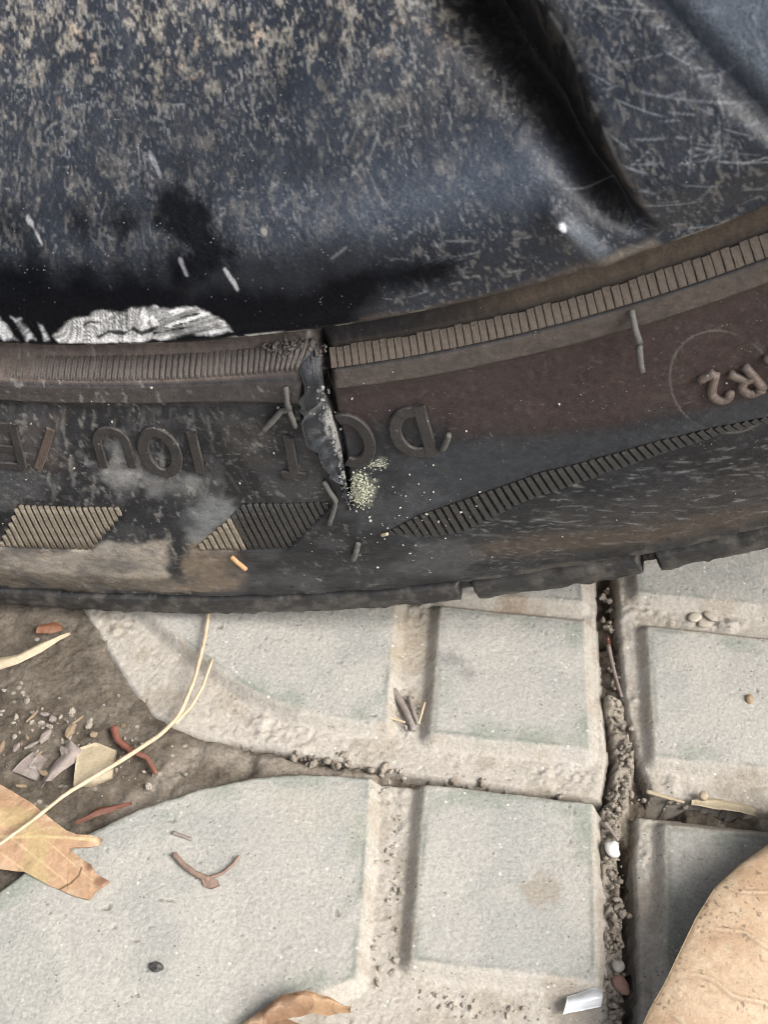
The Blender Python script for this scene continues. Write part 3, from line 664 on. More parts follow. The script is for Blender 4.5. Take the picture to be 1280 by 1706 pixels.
# vent spews: little rubber hairs
def spew(pts, rad, label=None):
    q = TP([p[:2] for p in pts]); h = np.array([p[2] for p in pts]); s = smooth_path(np.c_[q, h], 12)
    v, f = tube(surfT(s[:, 0], s[:, 1], s[:, 2]), np.linspace(rad, rad * 1.05, 12), 8, .25, 3)
    o = obj('vent_spew', v, f, M['spew'], tyre)
    if label: o['label'] = label
spew([(1052, 517, .1), (1062, 548, 3.2), (1068, 592, 4.2)], .55, 'long vent spew standing off the ridge')
spew([(749, 708, 2.6), (746, 722, 1.8), (738, 745, .6)], .55)
spew([(478, 632, .4), (480, 645, .6), (481, 662, .7)], .5)
spew([(482, 660, .5), (462, 682, 1.1), (441, 704, 1.4)], .55)
spew([(481, 662, .5), (487, 678, .5), (495, 698, .4)], .5)
spew([(541, 795, .3), (552, 814, .7), (561, 829, .6), (556, 848, .5), (549, 871, .4)], .5, 'bent vent spew beside the tear')
spew([(597, 903, .2), (594, 914, .7), (589, 926, .9)], .6)

# torn rubber face and its ragged lip
nu, nv = 110, 34
L1 = resample(flap_l, nu); L2 = resample(crack, nu)
v_ = np.linspace(0, 1, nv)[None, :]; u_ = np.linspace(0, 1, nu)[:, None]
ga = L1[:, None, 0] * (1 - v_) + L2[:, None, 0] * v_; gr = L1[:, None, 1] * (1 - v_) + L2[:, None, 1] * v_
ga = ga + ((vnoise(u_ * 22, v_ * 0 + 3, 5) - .5) * 1.7 + (vnoise(u_ * 70, v_ * 0 + 3, 6) - .5) * .9 * sm(.3, .5, u_)) * (1 - v_) ** 2 - .35 * v_
amp = np.sin(np.pi * np.clip(u_ * .97 + .03, 0, 1)) ** .6
lowm = sm(.42, .5, u_ + .12 * v_); fold1 = u_ - .33 + .07 * v_; fold2 = u_ - .2 - .1 * (1 - v_)
hh = amp * (.55 + .2 * np.sin(np.pi * v_) - 2.9 * v_ ** 1.7) + .1
hh = hh + .45 * sm(-.03, .03, fold1) * (1 - v_) - .35 * np.exp(-(fold1 / .018) ** 2)
ridges = np.sin(u_ * 74 + v_ * 9 - 10 * v_ * v_ + 3 * fbm(u_ * 14, v_ * 3, 1, 3, 9)); hh = hh + ridges * .16 * lowm * sm(0, .12, v_) * sm(1, .6, v_)
striae = np.sin((v_ * 60 + u_ * 90)) * .07 * sm(.5, .7, v_) * sm(.34, .28, u_); hh = hh + striae
hh = hh + (fbm(u_ * 60, v_ * 14, 3, 4, 8) - .5) * .35 + (fbm(u_ * 110, v_ * 30, 2, 3, 18) - .5) * .4 * sm(.75, .95, v_)
hh[:, 0] = -.25
Vt = surfT(ga, gr, hh)
n_c = fbm(u_ * 60, v_ * 14, 3, 4, 12); n_d = fbm(u_ * 100, v_ * 24, 2.5, 4, 13)
ct = np.zeros(ga.shape + (3,)) + np.array([.017, .019, .023])
ct = mixc(ct, (.04, .045, .055), lowm * (.35 + .35 * ridges) * sm(1, .55, v_))  # grey blue sheen of the lower ridges painted into the colour
ct = mixc(ct, (.08, .08, .08), sm(.62, .8, n_c) * .4); ct = mixc(ct, (.13, .13, .127), np.exp(-(fold1 / .012) ** 2) * .6)
ct = mixc(ct, (.13, .13, .125), sm(.5, .8, v_) * sm(.34, .26, u_) * sm(.1, .2, u_) * (.4 + .6 * np.sin(v_ * 60 + u_ * 90)) * .6)
ct = mixc(ct, (.24, .235, .22), sm(.78, .98, v_ + (n_d - .5) * .8) * sm(.3, .38, u_) * .75)
ct = mixc(ct, (.3, .3, .29), sm(.3, .42, u_) * sm(.52, .42, u_) * sm(.6, .85, v_ + (n_d - .5)) * .6)
ct = mixc(ct, (.17, .17, .165), np.exp(-((v_ - .035) / .03) ** 2) * (.25 + .75 * n_c) * .8)
obj('torn_edge', Vt.reshape(-1, 3), gridfaces(nu, nv), M['torn'], tyre, col=ct.reshape(-1, 3), rough=np.full(ct.reshape(-1, 3).shape[0], .24))
parts = []
for i in range(70):
    s = random.random(); j = min(int(s * (nu - 1)), nu - 1)
    if s < .1: continue
    a0 = L2[j, 0] + random.gauss(-.5, .45); r0_ = L2[j, 1] + random.gauss(0, .3)
    z = random.uniform(.15, .38); parts.append(lump(surfT(a0, r0_, .2 - .6 * (a0 > L2[j, 0])), (z, z, z), ICO1, .3, 3000 + i))
obj('rubber_shred', *join(parts), M['shred'], tyre, smooth=False)['kind'] = 'stuff'
# frayed shreds above the left rib end
parts = []
for i in range(60):
    q = TP([(random.uniform(440, 545), random.gauss(583, 6))])[0]; z = random.uniform(.2, .5)
    parts.append(lump(surfT(q[0], q[1], .15), (z * 1.6, z * .6, z), ICO1, .3, 3300 + i))
obj('rubber_shred', *join(parts), M['ribw'], tyre, smooth=False)['kind'] = 'stuff'

# ------------------------------------------------------------------ wheel: rim
_rr = np.array([0, 45, 60, 90, 120, 150, 165, 178, 190, 198, 205, 210, 214, 217.5, 223, 228.5, 230.4, 231.4, 232.0, 232.3, 232.3])
_ry = np.array([40, 40, 45, 49, 49, 45.5, 40, 33, 24.5, 18, 11.5, 6.2, 2.8, .6, -1.1, -2.0, -2.2, -1.6, -.2, 2.2, 6.0])
_k = np.linspace(0, 232.0, 1200); _y = np.interp(_k, _rr, _ry); _w = np.ones(31) / 31
_ys = np.convolve(np.pad(_y, 15, mode='edge'), _w, 'valid'); _b = sm(230.8, 228, _k); _ys = _ys * _b + _y * (1 - _b)
def yR(r): return np.where(r < 232.0, np.interp(r, _k, _ys), np.interp(r, [232.0, 232.3, 234], [-.2, 3, 30]))
RP = lambda pts: W(np.array(pts, float)[:, 0], np.array(pts, float)[:, 1], yR)
valley = RP([(770, -60), (840, 40), (905, 130), (955, 225), (1000, 300), (1050, 360), (1100, 410)])
crease2 = RP([(1090, -20), (1150, 60), (1220, 130), (1300, 205)])
knob = RP([(925, 362), (965, 392), (1008, 422)])
rt = np.concatenate([np.arange(-.06, .74, .00086), np.linspace(.74, 2 * math.pi - .06, 140)[:-1]])
rrs = np.concatenate([[1, 20, 40], np.linspace(60, 150, 14), np.arange(152, 166, 1.2), np.arange(166, 232.0, .22), [232.0, 232.15, 232.25, 232.3]])
rys = np.concatenate([yR(rrs[:-4]), [-.2, .9, 2.2, 7.0]])
A_, R_ = np.meshgrid(rt * R0, rrs, indexing='ij'); Yb = np.broadcast_to(rys[None], A_.shape)
# five spokes: the one in view shapes the others
PERA = 2 * math.pi * R0 / 5
Am = ((A_ + 40) % PERA) - 40 if False else A_.copy()
base_a = valley[:, 0].mean()
Am = ((A_ - base_a + PERA / 2) % PERA) - PERA / 2 + base_a
Pq = np.stack([Am, R_], -1)
dv, al, sg = dline(Pq, valley); sgn = -dv * sg                     # positive on the right of the valley
if sgn[np.argmin(np.abs(rt - .6)), np.argmin(np.abs(rrs - 200))] < 0: sgn = -sgn
wv = 5.6 * (1 - al) + 1.6; depth = 19 * (1 - al) ** 1.0 + 3.2
lipf = sm(230, 221, R_)
S_ = np.interp(R_, _k, np.r_[0, np.cumsum(np.hypot(np.diff(_k), np.diff(_ys)))])
fw = 2.5 + 7.5 * (1 - al); rise = np.clip(sgn / fw, 0, 1.3); rise = np.where(rise < .85, rise, .85 + .15 * (1 - np.exp(-(rise - .85) / .15)))
flat = sm(60, 150, R_) * sm(90, 60, sgn); peak = 4.5 * (1 - .3 * al)
disp = np.where(sgn < 0, -depth * np.exp(-(sgn / (wv * .9)) ** 2), -depth + (depth + peak * flat) * rise + (1 - flat) * 0) * lipf
dk, ak, sk = dline(Pq, knob); disp += 1.5 * np.exp(-(dk / 2.6) ** 2) * (.55 + .45 * np.exp(-((ak - .25) / .3) ** 2))
d2, a2, s2 = dline(Pq, crease2); disp -= 2.2 * np.exp(-(d2 / 2.2) ** 2); 
s2n = np.where(Am > crease2[:, 0].mean(), 1, 0)
# shallow rolling of the dish and a dent band
f1 = fbm(A_, S_, 24, 3, 61); f2 = fbm(A_, S_, 5, 5, 62); f3 = fbm(A_, S_, 2.0, 4, 63); f5 = fbm(A_, S_, 11, 4, 66)
disp += (f1 - .5) * 2.0 * lipf + (f5 - .5) * .4 * lipf + 1.1 * np.exp(-((R_ - 199) / 6) ** 2) * (sgn < 0)
disp += (f3 - .5) * .12 + sm(.62, .8, f3) * sm(.45, .65, f2) * .09 * lipf
disp *= sm(50, 120, R_)
scr = sm(.4, -.4, sdpoly(Pq, RP([(88, 560), (120, 531), (180, 520), (250, 511), (330, 513), (365, 528), (388, 553), (300, 561), (230, 569), (150, 573), (100, 571)])) + (f3 - .5) * 1.5)
disp -= scr * .04
for q_, wq in (([(165, 561), (182, 552), (205, 556), (222, 548), (236, 556), (262, 546)], .75), ([(140, 541), (150, 536), (166, 537)], .55), ([(300, 530), (340, 522), (372, 534)], .2), ([(255, 556), (310, 546), (350, 545)], .25), ([(262, 550), (320, 536), (345, 533)], .2)):
    dq, _, _ = dline(Pq, RP(q_)); scr = scr * (1 - .92 * sm(wq * .75, wq * .15, dq + (f3 - .5) * .8))
e = .4; dy = np.clip(np.gradient(Yb, axis=1) / np.gradient(R_, axis=1), -2.5, 2.5); nl = np.sqrt(1 + dy * dy)
edge = sm(232.1, 231.5, R_); disp *= np.maximum(edge, .0)
rr = R_ + dy / nl * disp; yy = Yb - disp / nl
TH = np.broadcast_to(rt[:, None], rr.shape)
V = np.stack([XC + rr * np.sin(TH), yy, ZC - rr * np.cos(TH)], -1)
col = np.zeros(Pq.shape[:2] + (3,)) + np.array([.0075, .0095, .0145]); rough = np.full(A_.shape, .27)
dishm = sm(219, 212, R_)
lipright = sm(RP([(600, 500)])[0, 0], RP([(680, 500)])[0, 0], A_) * (R_ < 231.3); dish0 = dishm * np.where(sgn > 2, .3, 1.0); dishm = np.maximum(dishm, .8 * lipright)
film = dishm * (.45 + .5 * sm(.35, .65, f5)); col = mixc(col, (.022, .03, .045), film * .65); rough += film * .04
up = sm(203, 186, R_ + (f2 - .5) * 14) * (sgn < 2)
dens = (.25 + .75 * up) * dishm * sm(.3, .55, fbm(A_, S_, 17, 3, 74) + .12 * up)
d1 = fbm(A_ + S_ * .15, S_ * .85, 2.3, 6, 71)
fine_ = vnoise(A_ / .5 + .4 * f2, S_ / .6, 78) * .6 + fbm(A_, S_, 1.3, 3, 79) * .4
dust = sm(.56, .7, d1 + .085 * dens) * dish0 * (.3 + .7 * up) * sm(.25, .62, fine_)
col = mixc(col, (.25, .228, .192), dust * .85); rough += dust * .3
grit = sm(.6, .72, vnoise(A_ / .55 + .3 * f2, S_ / .8) * .65 + .35 * fbm(A_, S_, 2.2, 3, 72)) * dishm * (.3 + .7 * dens)
col = mixc(col, (.33, .31, .275), grit * .6)
grit2 = sm(.7, .8, vnoise(A_ / .4, S_ / .5, 75)) * dishm * sm(.4, .6, f2); col = mixc(col, (.16, .165, .175), grit2 * .7)
dark = sm(.52, .62, fbm(A_, S_, 2.4, 4, 76)) * dishm; col = mixc(col, (.012, .015, .022), dark * .55 * (1 - dust))
sheen_z = sm(5, -3, np.abs(R_ - RP([(650, 360)])[0, 1] - (f1 - .5) * 5) - 4) * sm(2, -6, sgn) * sm(RP([(250, 400)])[0, 0], RP([(760, 400)])[0, 0], A_ + (f1 - .5) * 14) * sm(221, 213, R_ + (f2 - .5) * 4)  # bluish sky sheen painted into the colour of the lower dish
col = mixc(col, (.09, .112, .15), sheen_z * .6 * (.5 + .5 * f2))
mud = sm(.63, .71, fbm(A_, S_, 4.5, 6, 73)) * up * sm(.3, .6, fine_) * sm(.45, .55, f3); col = mixc(col, (.42, .33, .25), mud * .8); rough += mud * .3; 
# dirt in the valley, kept dark to paint in its shade
col = mixc(col, (.035, .03, .026), np.exp(-(sgn / (wv * 1.2)) ** 2) * lipf * .9); rough += .25 * np.exp(-(sgn / (wv * 1.2)) ** 2) * lipf
col = mixc(col, (.1, .088, .072), sm(.45, .6, f3) * np.exp(-((sgn - fw * .75) / (fw * .45)) ** 2) * lipf * .8)
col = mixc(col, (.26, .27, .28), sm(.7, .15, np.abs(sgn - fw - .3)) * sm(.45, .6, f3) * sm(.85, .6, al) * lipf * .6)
# scratches over the spoke
def scratch(n_, poly, ang, spread, ln, c, seed, wid=.11):
    global col
    r_ = np.random.default_rng(seed); p = RP(poly); lo_, hi_ = p.min(0), p.max(0)
    for i in range(n_):
        q = lo_ + r_.random(2) * (hi_ - lo_); an = ang + r_.normal() * spread; l_ = ln * (.3 + r_.random())
        ex, ey = math.cos(an), math.sin(an)
        i0 = np.searchsorted(rt * R0, q[0] - l_); i1 = np.searchsorted(rt * R0, q[0] + l_)
        j0 = np.searchsorted(rrs, q[1] - l_); j1 = np.searchsorted(rrs, q[1] + l_)
        if i1 <= i0 or j1 <= j0: continue
        a_ = A_[i0:i1, j0:j1] - q[0]; b_ = R_[i0:i1, j0:j1] - q[1]
        s_ = a_ * ex + b_ * ey; d_ = np.abs(-a_ * ey + b_ * ex + .04 * s_ * s_ / l_)
        m = .5 * sm(wid * (1 + r_.random()), .04, d_) * sm(l_ * .5, l_ * .3, np.abs(s_)) * (.4 + .6 * r_.random())
        col[i0:i1, j0:j1] = mixc(col[i0:i1, j0:j1], c, m)
spoke_poly = [(1000, 0), (1280, 0), (1280, 360), (1060, 380)]
scratch(110, spoke_poly, .25, .25, 5, (.26, .28, .31), 81); scratch(40, spoke_poly, -.6, .5, 7, (.24, .26, .29), 82); scratch(14, spoke_poly, .28, .1, 24, (.34, .36, .38), 83)
scratch(26, [(640, 330), (900, 330), (900, 480), (640, 480)], .15, .2, 6, (.24, .25, .27), 84)
scratch(40, [(0, 150), (700, 150), (700, 420), (0, 420)], -.4, .9, 4, (.2, .2, .2), 85, .2)
scratch(22, [(60, 100), (900, 100), (900, 460), (60, 460)], -.9, .5, 8, (.006, .007, .009), 86, .22)
col = mixc(col, (.15, .18, .22), sm(-1.5, 3, np.where(Am > np.interp(R_, crease2[::-1, 1] if crease2[0, 1] > crease2[-1, 1] else crease2[:, 1], crease2[::-1, 0] if crease2[0, 1] > crease2[-1, 1] else crease2[:, 0]), d2, -d2)) * (R_ > 120) * (sgn > 0) * .55 * sm(60, 45, sgn))  # sky reflection painted as paler blue past the second crease
def rstain_reflection(poly, c, soft=1.5, amt=.9, nz=4, rg=None):
    global col, rough, gloss
    m = sm(soft, -soft, sdpoly(Pq, RP(poly)) + (f2 - .5) * nz) * amt; col = mixc(col, c, m)
    if c is BK: gloss = gloss * (1 - m * .82)
    if rg is not None: rough = rough * (1 - m) + rg * m
BK = (.003, .0034, .005); gloss = np.ones(A_.shape)  # wiped patches and lip band: dark reflections painted black, gloss cut
rstain_reflection([(240, 310), (300, 300), (340, 330), (370, 370), (425, 440), (330, 455), (265, 440), (280, 400), (262, 345)], BK, 2.6, .97, 9, .22)
rstain_reflection([(120, 360), (180, 345), (215, 375), (190, 400), (140, 395)], BK, 4, .85, 9, .25)
rstain_reflection([(-10, 400), (60, 420), (200, 425), (290, 450), (250, 480), (-10, 470)], BK, 5, .7, 8, .22)
rstain_reflection([(-10, 330), (40, 340), (60, 390), (-10, 400)], BK, 4, .5, 8, .25)
rstain_reflection([(-10, 440), (120, 452), (260, 455), (300, 485), (430, 485), (640, 445), (765, 425), (770, 455), (620, 490), (500, 560), (-10, 585)], BK, 2.4, .95, 5, .16)
rstain_reflection([(600, 528), (700, 514), (850, 482), (1000, 428), (1000, 442), (820, 512), (640, 540)], (.07, .05, .036), .8, .6, 2, .7)
rstain_reflection([(1000, 428), (1090, 402), (1290, 345), (1290, 365), (1100, 418), (990, 442)], (.13, .11, .085), .8, .7, 2, .7)
rstain_reflection([(930, 360), (960, 365), (1010, 410), (1000, 430), (950, 400)], (.16, .18, .21), 1.2, .6, 3, .25)  # bluish highlight along the knob painted into the colour
ds = np.hypot(*(Pq - RP([(939, 373)])[0]).transpose(2, 0, 1)); col = mixc(col, (.75, .77, .8), sm(.95, .4, ds + (f3 - .5) * .5)); rough = np.where(ds < .9, .2, rough)  # specular glint on the knob painted as a pale spot
# curb rash: bare scraped alloy
an = -.95 + .75 * sm(RP([(95, 540)])[0, 0], RP([(290, 540)])[0, 0], A_) + .12 * (fbm(A_, R_, 14, 2, 90) - .5); sx = A_ * np.cos(an) + R_ * np.sin(an); sy = -A_ * np.sin(an) + R_ * np.cos(an)
stk = .5 * fbm(sx * .05, sy, .42, 3, 91) + .5 * fbm(sx * .1, sy, 1.1, 3, 93); gap = sm(.55, .62, fbm(sx * .22, sy, 1.5, 4, 92)) * sm(235, 226, R_ + 0 * A_)
m = scr * (1 - gap * .5) * (.6 + .4 * sm(.36, .56, stk)); wht = sm(.42, .6, .3 * fbm(A_, R_, 2.5, 3, 94) + .7 * fbm(sx * .06, sy, .7, 3, 95) + .12 * sm(225, 230, R_) - .03)
col = col * (1 - m[..., None]) + ((1 - wht)[..., None] * np.array([.27, .27, .265]) + wht[..., None] * np.array([.7, .7, .7])) * m[..., None]; rough = rough * (1 - m) + .42 * m
for p_ in ([(-12, 522), (10, 535), (30, 568), (5, 566), (-15, 550)], [(20, 528), (35, 530), (58, 565), (45, 568)], [(62, 535), (70, 540), (82, 566), (74, 566)]):
    m = sm(.6, -.5, sdpoly(Pq, RP(p_)) + (f3 - .5) * 1.5) * (.3 + .7 * sm(.35, .55, stk)); col = mixc(col, (.55, .56, .57), m); rough = rough * (1 - m) + .42 * m
lip0, lip1 = RP([(390, 556)])[0], RP([(560, 545)])[0]
m = sm(.5, .1, np.abs(R_ - 230.7)) * sm(lip0[0] - 2, lip0[0] + 2, A_) * sm(lip1[0] + 2, lip1[0] - 2, A_) * sm(.35, .5, f3); col = mixc(col, (.5, .49, .46), m * .9)
m = sm(.35, .1, np.abs(R_ - 231.0 - (f2 - .5) * .6)) * sm(.5, .58, f2) * (A_ < .74 * R0); col = mixc(col, (.3, .28, .25), m * .6)
for (x, yv, dx, dy_, c_) in ((60, 385, 14, 22, (.4, .4, .4)), (385, 468, 10, 16, (.4, .4, .41)), (437, 385, 0, 0, (.3, .28, .25)), (305, 446, 4, 12, (.25, .25, .27)), (260, 275, 8, 16, (.22, .23, .24))):
    dl_, _, _ = dline(Pq, RP([(x - dx, yv - dy_), (x, yv), (x + dx * .6 + 3, yv + dy_ + 1)])); col = mixc(col, c_, sm(.55, .1, dl_ + (f3 - .5) * .9) * .7)
n, mm = rr.shape
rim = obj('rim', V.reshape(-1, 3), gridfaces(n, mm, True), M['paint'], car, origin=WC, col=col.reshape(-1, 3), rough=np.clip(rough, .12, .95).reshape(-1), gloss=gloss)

# ------------------------------------------------------------------ loose grit on wheel and pavers
def surf_px(px, py):
    q = TP([(px, py)])[0]; return surfT(q[0], q[1], .08), q
parts = []
for i in range(90):
    x, y_ = random.uniform(0, 1280), random.uniform(600, 960)
    if y_ > 985 - max(0, x - 500) * .12 or y_ < 640 - max(0, x - 560) * .28: continue
    z = abs(random.gauss(0, .1)) + .06; p, _ = surf_px(x, y_); parts.append(lump(p, (z, z, z * .8), ICO1, .25, 5000 + i))
for i in range(80):
    x = random.gauss(660, 70); y_ = random.gauss(860, 45)
    if not (600 < x < 900 and 760 < y_ < 960): continue
    z = abs(random.gauss(0, .1)) + .07; p, _ = surf_px(x, y_); parts.append(lump(p, (z, z, z * .8), ICO1, .25, 5600 + i))
tag(obj('sand_grains', *join(parts), M['grain'], smooth=False), 'pale sand grains stuck to the black tyre sidewall', kind='stuff')
parts = []
for i in range(800):
    t = random.random(); x = 591 + abs(random.gauss(0, 11)) + random.gauss(0, 4); y_ = 815 + random.gauss(0, 13)
    if i > 640: x, y_ = 628 + random.gauss(0, 9), 772 + random.gauss(0, 6)
    z = random.uniform(.07, .24) * (1 if i < 640 else .7); p, q = surf_px(x, y_)
    rr_ = math.hypot((x - 607) / 22, (y_ - 812) / 26); p = surfT(q[0], q[1], max(0, 1.3 * (1 - rr_)) * random.random() + .05)
    parts.append(lump(p, (z, z, z), ICO1, .3, 6000 + i))
tag(obj('crumbs', *join(parts), M['crumb'], smooth=False), 'chalky yellow green crumbs heaped at the lower end of the tear', kind='stuff')

def on_ground(px, py, z): return G(np.array(px, float), np.array(py, float), z)
parts = []; k = 0
def crumbs_along(line, n_, spread, zlo, zhi, smin, smax):
    global k
    L = resample(line, 200)
    for i in range(n_):
        q = L[random.randrange(200)] + np.array([random.gauss(0, spread), random.gauss(0, spread * .7)])
        s = smin + (smax - smin) * random.random() ** 2.2; z = random.uniform(zlo, zhi)
        parts.append(lump(on_ground(*q, z), (s, s * random.uniform(.5, 1), s * .6), ICO3 if s > .7 else ICO2, .26, 7000 + k)); k += 1
crumbs_along([(1027, 1170), (1045, 1240), (1035, 1330), (1020, 1380)], 150, 8, -3.8, -1.5, .1, .95)
crumbs_along([(1020, 1345), (1022, 1420), (1026, 1520), (1026, 1620), (1024, 1706)], 260, 7, -3.4, -1.4, .1, .95)
crumbs_along([(1010, 1330), (1090, 1335), (1180, 1340)], 40, 6, -5, -2.8, .2, .9)
crumbs_along([(480, 1262), (600, 1275), (640, 1282)], 40, 7, -3.8, -1.8, .3, 1.2)
crumbs_along([(640, 1285), (760, 1298), (900, 1318), (1000, 1328)], 22, 3, -5.5, -3, .3, 1.2)
crumbs_along([(1010, 980), (1015, 1060), (1025, 1150)], 30, 5, -7, -4, .4, 1.3)
tag(obj('soil_crumbs', *join(parts), M['clod']), 'dry grey brown soil crumbs filling the joints between pavers', kind='stuff')
parts = []
crumbs_along([(660, 1285), (670, 1350), (655, 1450), (645, 1560), (650, 1630)], 110, 15, -2.9, -2.2, .12, .8)
crumbs_along([(700, 1650), (760, 1680), (900, 1690)], 70, 20, -3.0, -2.3, .12, .7)
crumbs_along([(690, 1150), (680, 1200)], 40, 14, -2.6, -1.8, .15, .6)
crumbs_along([(0, 1200), (100, 1200), (250, 1280)], 160, 40, -4.0, -2.6, .15, .8)
M['dustclod'] = mat_plain('dust_clod', (.43, .39, .335), (.36, .32, .265), .95, 700, .1, .1)
tag(obj('groove_dirt', *join(parts), M['dustclod'], smooth=False), 'fine dirt lying in the paver grooves and on the bare soil', kind='stuff')

# ------------------------------------------------------------------ leaves, stalks, stones
big = mat_leaf('leaf_tan', (.6, .44, .27), (.5, .34, .19), (.64, .5, .33))
brn = mat_leaf('leaf_orange_brown', (.56, .36, .21), (.46, .27, .15), (.5, .38, .22))
crl = mat_leaf('leaf_curled_brown', (.34, .2, .1), (.25, .14, .07), (.45, .3, .17), False)
pale = mat_leaf('leaf_pale', (.5, .42, .29), (.38, .31, .21), (.55, .48, .36), False)
gry = mat_leaf('leaf_grey', (.3, .255, .225), (.22, .185, .165), (.38, .34, .31), False)
red = mat_leaf('leaf_dark_red', (.16, .06, .04), (.1, .045, .03), (.24, .13, .08), False)
def pts3(l): return np.array([on_ground(x, y_, z) for x, y_, z in l])
def leafcol(g, c1, c2, c3, seed, veins=(), vc=(.7, .58, .42), mid=None, speck=True, edge=None):
    x, y_, = g[..., 0], g[..., 1]
    c = np.zeros(g.shape) + np.array(c1); c = mixc(c, c2, sm(.4, .62, fbm(x, y_, 12, 5, seed))); c = mixc(c, c3, sm(.5, .7, fbm(x, y_, 3.5, 5, seed + 1)) * .6)
    c = c * (.86 + .28 * fbm(x, y_, .8, 3, seed + 2))[..., None]
    for m_, cc, am in veins: c = mixc(c, cc, m_ * am)
    if speck:
        sp_ = sm(.8, .88, vnoise(x / .5, y_ / .55, seed + 3)) * sm(.45, .6, fbm(x, y_, 7, 3, seed + 4)); c = mixc(c, (.11, .08, .05), sp_ * .75)
        sp_ = sm(.92, .97, vnoise(x / .9, y_ / 1.1, seed + 5)); c = mixc(c, (.14, .095, .055), sp_ * .7)
    return c
def leafsheet(name, grids, cols, thick):
    v, f = sheet(grids, thick); cc = np.concatenate([np.concatenate([c_.reshape(-1, 3), c_.reshape(-1, 3) * .8]) for c_ in cols])
    return obj(name, v, f, M['leaf'], col=cc, rough=np.full(len(cc), .55))
M['leaf'] = mat_attr('dry_leaf_skin', fine=1700, bumpmm=.05, spec=.4, var=(.85, 1.15))
A = pts3([(1310, 1372, 10), (1280, 1406, 11), (1235, 1438, 12), (1190, 1480, 12), (1160, 1528, 12), (1130, 1590, 11.5), (1106, 1640, 11), (1083, 1680, 10), (1060, 1730, 9), (1045, 1790, 6)])
B = pts3([(1400, 1330, 4), (1500, 1360, 3), (1580, 1420, 2), (1640, 1500, 1), (1660, 1590, 1), (1640, 1680, 1), (1600, 1760, 1), (1520, 1830, 1), (1420, 1880, 1), (1330, 1900, 1)])
def zf(u, v, g): return 3.5 * np.sin(np.pi * v ** .7) + .9 * np.sin(7 * u + 5 * v) * v + (fbm(g[..., 0], g[..., 1], 9, 3, 21) - .5) * 1.6 * v
g = ruled(A, B, 260, 200, zf)
vv = np.linspace(0, 1, 200)[None, :]; uu = np.linspace(0, 1, 260)[:, None]; vm = []
for k_, s0 in enumerate((.06, .2, .36, .5, .66, .8, .93)):
    line = uu - s0 - .2 * vv + .16 * vv * vv + .008 * np.sin(vv * 30 + k_); w_ = sm(.02, .12, vv)
    g[..., 2] += .22 * np.exp(-(line / .005) ** 2) * w_; vm.append((np.exp(-(line / .0032) ** 2) * w_, (.5, .4, .28), .45)); vm.append((np.exp(-((line - .009) / .004) ** 2) * w_, (.2, .13, .075), .45))
net = np.abs(fbm(g[..., 0], g[..., 1], 4, 3, 811) - .5); vm.append((sm(.02, .004, net), (.22, .15, .09), .3))
vm.append((np.exp(-(vv / .012) ** 2) + 0 * uu, (.4, .28, .16), .5))
tag(leafsheet('dry_leaf', [g], [leafcol(g, (.44, .325, .22), (.365, .25, .158), (.47, .375, .265), 801, vm)], .35), 'large smooth tan leaf with dark specks arched over the corner of the pavers', 'leaf')
zc_ = -1.0
zl = lambda u, v, g: (fbm(g[..., 0], g[..., 1], 6, 3, 23) - .5) * 1.2
main = ruled(pts3([(-40, 1280, .5), (0, 1306, 1), (50, 1335, 1.6), (110, 1383, 1.0), (118, 1389, .9)]), pts3([(-40, 1440, .4), (0, 1447, .4), (40, 1452, .5), (80, 1474, .5), (112, 1487, .5)]), 200, 120, lambda u, v, g: zl(u, v, g) + 1.8 * np.sin(np.pi * v) * (1 - .7 * u))
lobe1 = ruled(pts3([(112, 1384, 1.0), (128, 1391, .9), (150, 1391, 1.1), (172, 1398, .6)]), pts3([(108, 1418, 1.2), (124, 1412, 1.1), (150, 1412, .8), (166, 1409, .5)]), 90, 40, zl)
lobe2 = ruled(pts3([(108, 1410, 1.2), (122, 1420, 1.2), (140, 1434, 1.0), (152, 1440, 1.1), (160, 1456, .8), (182, 1468, .5)]), pts3([(106, 1485, .5), (125, 1493, .5), (150, 1500, .5), (158, 1488, .6), (168, 1480, .6), (183, 1471, .5)]), 110, 70, zl)
def lv(g):
    x, y_ = g[..., 0], g[..., 1]; P_ = np.stack([x, y_], -1); out = []
    ml = GP([(-40, 1398), (40, 1402), (110, 1400), (166, 1404)])[:, :2]; d_, _, _ = dline(P_, ml); out.append((sm(.5, .15, d_), (.62, .5, .28), .55))
    for q in ([(20, 1402), (70, 1440), (120, 1478)], [(70, 1400), (110, 1432), (155, 1470)], [(-20, 1400), (20, 1370), (60, 1350)], [(40, 1400), (80, 1385), (110, 1384)], [(-30, 1405), (10, 1430), (40, 1450)]):
        d_, _, _ = dline(P_, GP(q)[:, :2]); out.append((sm(.3, .08, d_), (.6, .45, .26), .4))
    d_, _, _ = dline(P_, GP([(98, 1484), (118, 1474), (132, 1462), (137, 1450)])[:, :2]); out.append((sm(.28, .1, d_), (.1, .06, .03), .85))
    for q in ((172, 1400), (166, 1472), (176, 1466), (152, 1446)):
        d_ = np.hypot(*(P_ - GP([q])[0, :2]).transpose(2, 0, 1)); out.append((sm(1.5, .4, d_), (.16, .08, .05), .8))
    out.append((sm(.52, .66, fbm(x, y_, 6, 3, 821)), (.42, .36, .16), .4)); return out
gs = [main, lobe1 + np.array([0, 0, .06]), lobe2 + np.array([0, 0, .03])]
tag(leafsheet('dry_leaf', gs, [leafcol(q, (.46, .315, .205), (.4, .255, .155), (.49, .36, .245), 831, lv(q), speck=False) for q in gs], .25), 'orange brown leaf with a torn two lobed end beside the soil patch', 'leaf')
A = pts3([(390, 1715, 1), (430, 1685, 3), (470, 1656, 4.5), (510, 1648, 5), (550, 1660, 4), (583, 1682, 1.5)])
